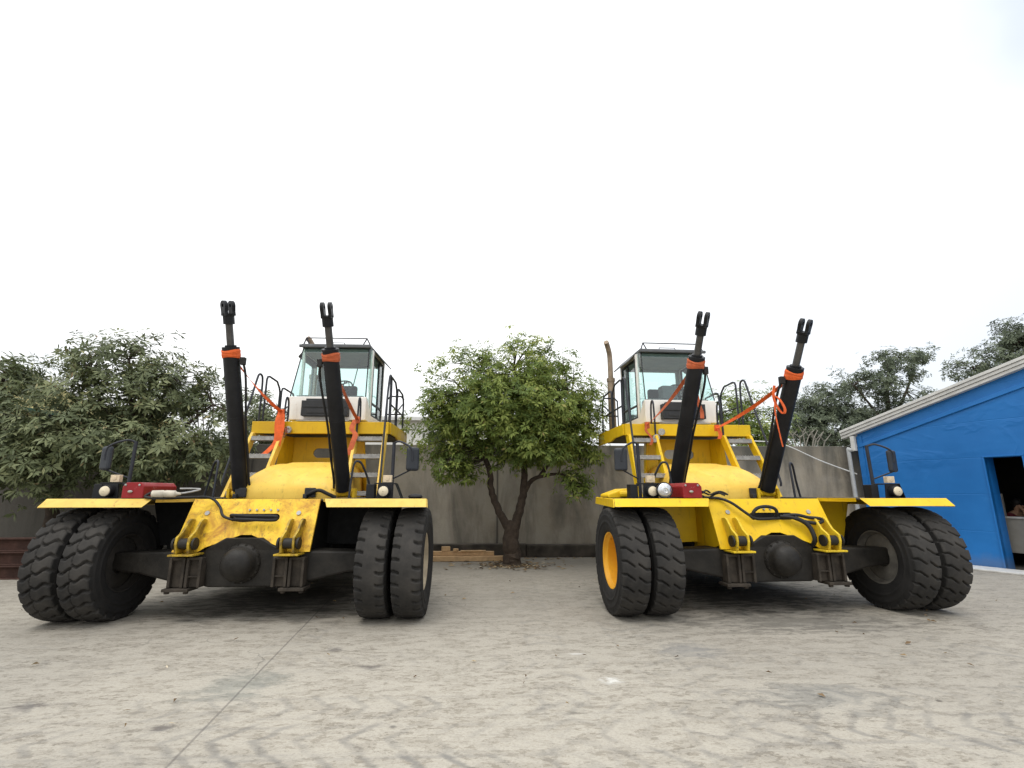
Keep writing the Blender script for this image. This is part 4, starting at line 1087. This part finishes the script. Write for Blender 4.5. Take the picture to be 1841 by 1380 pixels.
make_tree('shade_tree', 'round leafy tree with a forked dark trunk between the two machines', (.46, 10.7, 0),
    [([(.46, 10.7, -.05), (.47, 10.7, .12), (.45, 10.7, .45), (.47, 10.7, .80)], .20, .155),
     ([(.43, 10.7, .66), (.20, 10.66, 1.05), (.03, 10.6, 1.50), (-.02, 10.55, 1.95), (-.3, 10.5, 2.6), (-.5, 10.5, 3.5)], .088, .035),
     ([(.50, 10.7, .66), (.64, 10.7, 1.15), (.72, 10.68, 1.55), (.74, 10.65, 2.0), (.80, 10.6, 2.7), (.66, 10.5, 3.5), (.5, 10.4, 4.1)], .105, .03),
     ([(.70, 10.68, 1.40), (.86, 10.62, 1.68), (1.08, 10.5, 1.78), (1.5, 10.4, 1.82), (1.75, 10.3, 1.6)], .06, .012),
     ([(1.05, 10.5, 1.78), (1.2, 10.5, 2.0), (1.6, 10.45, 2.6), (1.9, 10.4, 3.2)], .05, .02),
     ([(.80, 10.6, 2.75), (1.2, 10.4, 3.15), (1.7, 10.3, 3.3)], .05, .02), ([(.70, 10.5, 3.4), (.3, 10.3, 3.8), (-.2, 10.2, 4.0)], .05, .02)],
    [(-0.39, 10.40, 3.60, 1.18, .95), (0.63, 10.40, 4.00, 1.03, .74), (1.50, 10.40, 3.38, .95, 1.0), (.21, 10.40, 2.80, 1.5, .80), (2.02, 10.40, 3.14, .46, .68),
     (-.71, 10.40, 2.28, .62, .38), (.92, 10.40, 2.5, 1.15, .52), (1.72, 10.35, 1.58, .22, .26), (-.55, 10.3, 1.85, .35, .25), (-1.15, 10.4, 2.9, .68, .75), (1.95, 10.4, 2.6, .5, .5), (-.9, 10.3, 2.0, .5, .3), (.5, 10.2, 3.2, 1.6, .9), (1.45, 10.35, 2.3, .75, .42), (1.78, 10.3, 1.62, .2, .28), (1.7, 10.35, 1.75, .25, .25)],
    800, 9, 8, .112, .036, M['leaf_mid'], 11, .55, .23, fill=.35, brown=.012)

make_tree('broadleaf_tree', 'tall sparse tree with whorled leaves over the wall, behind the red box', (-7.6, 11.2, 0),
    [([(-7.6, 11.2, 0), (-7.6, 11.2, 1.2), (-7.7, 11.1, 2.2)], .16, .10), ([(-7.7, 11.1, 2.1), (-8.3, 11, 3.0), (-8.7, 10.9, 4.0)], .07, .025), ([(-7.7, 11.1, 2.1), (-7.4, 11, 3.0), (-7.0, 10.9, 3.8)], .07, .025),
     ([(-7.6, 11.1, 2.4), (-7.8, 10.9, 3.4), (-7.9, 10.8, 4.3)], .06, .02), ([(-7.5, 11.1, 1.9), (-6.7, 10.9, 2.7), (-6.0, 10.8, 3.3)], .06, .02)],
    [(-8.8, 10.8, 4.35, .62, .55), (-7.89, 10.8, 4.15, 1.0, .68), (-6.95, 10.8, 3.75, .88, .62), (-8.12, 10.8, 3.45, 1.3, .5), (-6.1, 10.8, 3.3, .5, .6), (-7.6, 10.8, 3.5, 1.2, .6), (-5.7, 10.8, 2.6, .55, .7)],
    200, 7, 9, .155, .046, M['leaf_dark'], 23, .3, .30, fill=.5, brown=.03, group='trees hanging over the left wall')
make_tree('broadleaf_tree', 'dense dull green tree drooping over the wall above the rusty beams', (-9.3, 11.3, 0),
    [([(-9.3, 11.3, 0), (-9.3, 11.3, 1.0), (-9.2, 11.1, 2.0)], .15, .09), ([(-9.2, 11.1, 1.9), (-9.6, 10.9, 2.6), (-10.2, 10.8, 3.0)], .06, .02), ([(-9.2, 11.1, 1.9), (-8.4, 10.8, 2.4), (-7.6, 10.7, 2.6)], .06, .02), ([(-8.4, 10.8, 2.4), (-7.4, 10.6, 2.2), (-6.6, 10.6, 2.3)], .04, .015)],
    [(-9.43, 10.6, 2.74, 1.22, .78), (-8.17, 10.6, 2.55, 1.4, .7), (-6.75, 10.6, 2.40, 1.15, .6), (-8.83, 10.6, 2.0, 1.15, .42), (-7.19, 10.6, 2.0, .95, .36), (-9.5, 10.5, 1.85, .5, .4), (-10.6, 10.8, 2.5, .9, .9), (-6.0, 10.6, 2.2, .5, .5), (-8.7, 10.4, 1.5, .35, .3)],
    350, 8, 8, .15, .046, M['leaf_dark'], 31, .55, .32, fill=.4, brown=.02, group='trees hanging over the left wall')
make_tree('broadleaf_tree', 'grey-green tree with loose leaf whorls, cut by the left edge of the photo', (-11.2, 11.4, 0),
    [([(-11.2, 11.4, 0), (-11.2, 11.4, 1.5), (-11.0, 11.2, 3.0), (-10.6, 11.0, 4.0)], .13, .03)],
    [(-10.45, 11.0, 4.15, .5, .26), (-11.0, 11.0, 3.75, .85, .5), (-10.3, 11, 3.8, .5, .25)], 46, 6, 9, .19, .05, M['leaf_dark'], 5, .3, .28, fill=.5, group='trees hanging over the left wall')
make_tree('small_tree', 'dark bushy tree showing between the left ladder rails, beyond the wall', (-6.3, 14, 0),
    [([(-6.3, 14, 0), (-6.3, 14, 2), (-6.2, 14, 3.4)], .12, .03)],
    [(-6.7, 14, 3.75, .75, .7), (-5.95, 14, 3.25, .8, .6), (-6.6, 14, 3.0, 1.0, .6)], 90, 7, 8, .17, .045, M['leaf_dark'], 41, .3, .3, fill=.4, group='trees beyond the wall')
make_tree('small_tree', 'leafy green tree beyond the wall, behind the right-hand deck rails', (8.1, 15, 0),
    [([(8.1, 15, 0), (8.1, 15, 2), (8.0, 15, 3.8)], .13, .03)],
    [(7.40, 15, 3.85, .75, .75), (8.45, 15, 3.45, .8, .8), (8.12, 15, 4.35, .5, .34), (7.9, 15, 3.0, 1.3, .7), (6.9, 15, 3.3, .5, .5)], 130, 8, 8, .17, .045, M['leaf_mid'], 43, .35, .3, fill=.4, group='trees beyond the wall')
make_tree('tall_tree', 'tall airy tree with layered grey-green clumps left of the workshop roof', (20.5, 24, 0),
    [([(20.5, 24, 0), (20.4, 24, 3), (20.2, 24, 5.5), (20.6, 24, 8.0)], .22, .05), ([(20.3, 24, 5.0), (21.3, 24, 6.5), (22.2, 24, 8.3)], .1, .03), ([(20.3, 24, 4.2), (19.4, 24, 5.6), (18.6, 24, 6.8)], .1, .03)],
    [(20.5, 24, 8.1, 1.15, .62), (21.3, 24, 7.45, .8, .35), (22.3, 24, 8.40, 1.0, .42), (19.87, 24, 6.9, 1.3, .75), (21.54, 24, 6.1, 1.0, .85), (18.6, 24, 6.95, .9, .65), (20.6, 24, 5.6, .9, .6), (19.87, 24, 4.9, 1.7, 1.1), (21.2, 24, 4.6, 1.4, 1.0)],
    270, 11, 7, .17, .066, M['leaf_fine'], 51, .2, .34, fill=.4, group='tall trees beyond the wall')
make_tree('tall_tree', 'dark rounded tree mass beyond the wall, next to the rightmost cylinder', (16.6, 24, 0),
    [([(16.6, 24, 0), (16.6, 24, 3), (16.8, 24, 5.6)], .2, .05), ([(16.6, 24, 3), (17.6, 24, 4.6), (18.0, 24, 5.6)], .1, .03)],
    [(16.85, 24, 5.95, 1.4, .9), (17.23, 24, 4.6, 2.3, 1.1), (15.83, 24, 4.9, 1.1, 1.3), (18.3, 24, 5.4, .8, .7)],
    280, 11, 7, .17, .066, M['leaf_fine'], 53, .2, .36, fill=.4, group='tall trees beyond the wall')
make_tree('tall_tree', 'hazy tree rising above the white edge of the workshop roof', (29.5, 26, 0),
    [([(29.5, 26, 0), (29.5, 26, 4), (29.8, 26, 9.6)], .25, .05), ([(29.5, 26, 6), (28, 26, 8), (27, 26, 8.4)], .1, .03)],
    [(26.94, 26, 8.3, 1.1, .6), (28.7, 26, 8.75, 1.5, 1.0), (30.37, 26, 10.2, 1.25, 1.2), (31.07, 26, 9.0, 1.9, 1.8), (28.6, 26, 7.4, 2.0, 1.0)],
    260, 11, 7, .19, .075, M['leaf_fine'], 57, .2, .42, fill=.3, group='tall trees beyond the wall')
# bare branches over the wall
bs = MB(); rnd = random.Random(3); leafs = ([], [], [])
for i in range(11):
    x0 = 8.0 + rnd.uniform(-.5, .7); p = Vector((x0, 12.9 + rnd.uniform(-.2, .3), 2.2)); d_ = Vector((rnd.uniform(-.7, .7), 0, 1)).normalized()
    q = p + d_ * rnd.uniform(.45, .85)
    bs.tube([p, p.lerp(q, .5) + Vector((.03, 0, 0)), q], [.022, .018, .014], 7)
    for s_ in (-1, 1):
        q2 = q + Vector((s_ * rnd.uniform(.10, .22), rnd.uniform(-.05, .05), rnd.uniform(.10, .25)))
        bs.tube([q, q2], [.014, .008], 6)
bo = empty('bare_shrub', (8.1, 12.9, 0)); tag(bo, 'leafless shrub with stubby pale branches showing above the wall', 'shrub')
bs.v = [(a - 8.1, b - 12.9, c_) for a, b, c_ in bs.v]
bs.tube([(0, 0, 0), (0, 0, 1.4), (.05, 0, 2.3)], [.09, .08, .05], 8); bs.build('branches', M['twig'], bo, smooth=True)

# ------------------------------------------------------------------ buildings beyond the wall
hb = empty('house', (-15.6, 17, 0)); tag(hb, 'cream gabled house half hidden by the leaves at the far left', 'house')
m = MB(); m.prism([(-1.6, 0, 0), (1.9, 0, 0), (1.9, 0, 4.5), (.15, 0, 5.35), (-1.6, 0, 4.5)], (0, 5, 0)); m.build('wall', M['cream_wall'], hb)
m = MB(); m.prism([(-1.9, -.2, 4.4), (.15, -.2, 5.41), (2.2, -.2, 4.4), (2.2, -.2, 4.48), (.15, -.2, 5.5), (-1.9, -.2, 4.48)], (0, 5.4, 0)); m.build('roof', M['trim'], hb)
m = MB(); m.bb(.6, 1.2, -.03, .0, 3.2, 4.1); m.build('window', M['dgrey'], hb)
gb = empty('shed', (-14.2, 14.6, 0)); tag(gb, 'low shed with a dark green roof behind the leaves at the left edge', 'shed')
m = MB(); m.bb(-2, 1.4, 0, 3, 0, 3.55); m.build('wall', M['plinth'], gb)
m = MB(); m.prism([(-2.4, -.3, 4.35), (1.7, -.3, 3.62), (1.7, -.3, 3.70), (-2.4, -.3, 4.43)], (0, 3.6, 0)); m.build('roof', M['green_roof'], gb)
wb = empty('warehouse', (-3.0, 21, 0)); tag(wb, 'pale low building seen over the wall, left of the round tree', 'building')
m = MB(); m.bb(-3.2, 3.6, 0, 6, 0, 4.45); m.build('wall', M['white_wall'], wb)
m = MB(); m.prism([(-3.5, -.3, 4.451), (3.9, -.3, 4.451), (3.9, -.3, 4.56), (-3.5, -.3, 4.56)], (0, 6.6, 0)); m.bb(-3.5, 3.9, -.34, -.301, 4.40, 4.50); m.build('roof', M['trim'], wb)
m = MB(); m.bb(.4, 1.1, -.02, .03, 3.2, 3.95); m.build('window', M['dgrey'], wb)

# ------------------------------------------------------------------ timber, steel and litter at the foot of the wall
planks = [((-.55, 11.30, .055), (1.75, .14, .10), .01, 'longest pale timber plank lying on the ground left of the trunk'),
          ((-.62, 11.42, .15), (1.45, .13, .085), -.02, 'pale timber plank resting on the longest plank'),
          ((-.35, 11.36, .205), (.55, .10, .025), .05, 'thin board on top of the timber pile'),
          ((-.95, 11.40, .245), (.18, .10, .10), .25, 'stubby timber block on the left of the pile'),
          ((-.73, 11.36, .225), (.10, .08, .06), -.3, 'smallest timber offcut, beside the stubby block')]
for c_, d_, a_, lab in planks:
    m = MB(); m.box((0, 0, 0), d_); o = m.build('timber_plank', M['wood'], bevel=.006); o.location = c_; o.rotation_euler = (0, 0, a_)
    tag(o, lab, 'plank', 'timber offcuts by the tree')
def ibeam(y, z, x0, x1, lab):
    m = MB(); L = x1 - x0
    m.bb(0, L, -.10, .10, 0, .022); m.bb(0, L, -.10, .10, .198, .22); m.bb(0, L, -.012, .012, .0225, .1975)
    o = m.build('steel_beam', M['rust'], bevel=.004); o.location = (x0, y, z); o.rotation_euler = (0, 0, R(1)); tag(o, lab, 'steel beam', 'rusty beams at the left edge'); return o
ibeam(9.35, .0, -11, -7.62, 'bottom rusty steel beam of the stack beside the left tyres')
ibeam(9.40, .224, -11, -7.70, 'middle rusty steel beam of the stack beside the left tyres')
ibeam(9.45, .448, -11, -7.58, 'top rusty steel beam of the stack beside the left tyres')
rnd = random.Random(77); out = ([], [], [])
for i in range(700):
    if i < 260: x_, y_ = .46 + rnd.gauss(0, .5), 10.55 + rnd.gauss(0, .28)
    elif i < 560: x_, y_ = rnd.uniform(-9.5, 8.5), 11.75 - abs(rnd.gauss(0, .28))
    else: x_, y_ = rnd.uniform(-7, 8), rnd.uniform(3.2, 11)
    if abs(x_ - .46) < .2 and abs(y_ - 10.7) < .2: continue
    a_ = rnd.uniform(0, 6.28); l = rnd.uniform(.03, .085) * (1 if i < 560 else .45); d_ = Vector((math.cos(a_), math.sin(a_), 0)); s_ = Vector((-d_.y, d_.x, 0)) * l * rnd.uniform(.25, .45)
    c_ = Vector((x_, y_, .006 + rnd.uniform(0, .012))); o = len(out[0])
    out[0].extend([tuple(c_ - d_ * l), tuple(c_ + s_ + Vector((0, 0, rnd.uniform(.004, .02)))), tuple(c_ + d_ * l + Vector((0, 0, rnd.uniform(0, .02)))), tuple(c_ - s_ + Vector((0, 0, rnd.uniform(.004, .02))))])
    out[1].extend([(o, o + 1, o + 2), (o, o + 2, o + 3)]); tt = rnd.random(); out[2].extend([tt, tt])
me = bpy.data.meshes.new('fallen_leaves'); me.from_pydata(out[0], [], out[1]); me.materials.append(M['leaf_dry'])
at = me.attributes.new('tint', 'FLOAT', 'FACE'); at.data.foreach_set('value', out[2])
lo = bpy.data.objects.new('fallen_leaves', me); COL.objects.link(lo); tag(lo, 'dry leaves scattered round the trunk and along the wall foot', 'fallen leaves', None, 'stuff')
pit = MB()
ring = [(.46 + (.42 + .10 * math.sin(i * 2.3) + .05 * math.sin(i * 5.1)) * math.cos(i * 2 * math.pi / 24), 10.62 + (.22 + .05 * math.sin(i * 1.7)) * math.sin(i * 2 * math.pi / 24), .004) for i in range(24)]
pit.add(ring + [(.46, 10.65, .05)], [(i, (i + 1) % 24, 24) for i in range(24)])
po = pit.build('soil', simple('bare_soil', (.10, .075, .05), .95, 0, .5, 14, .6)); po['kind'] = 'structure'
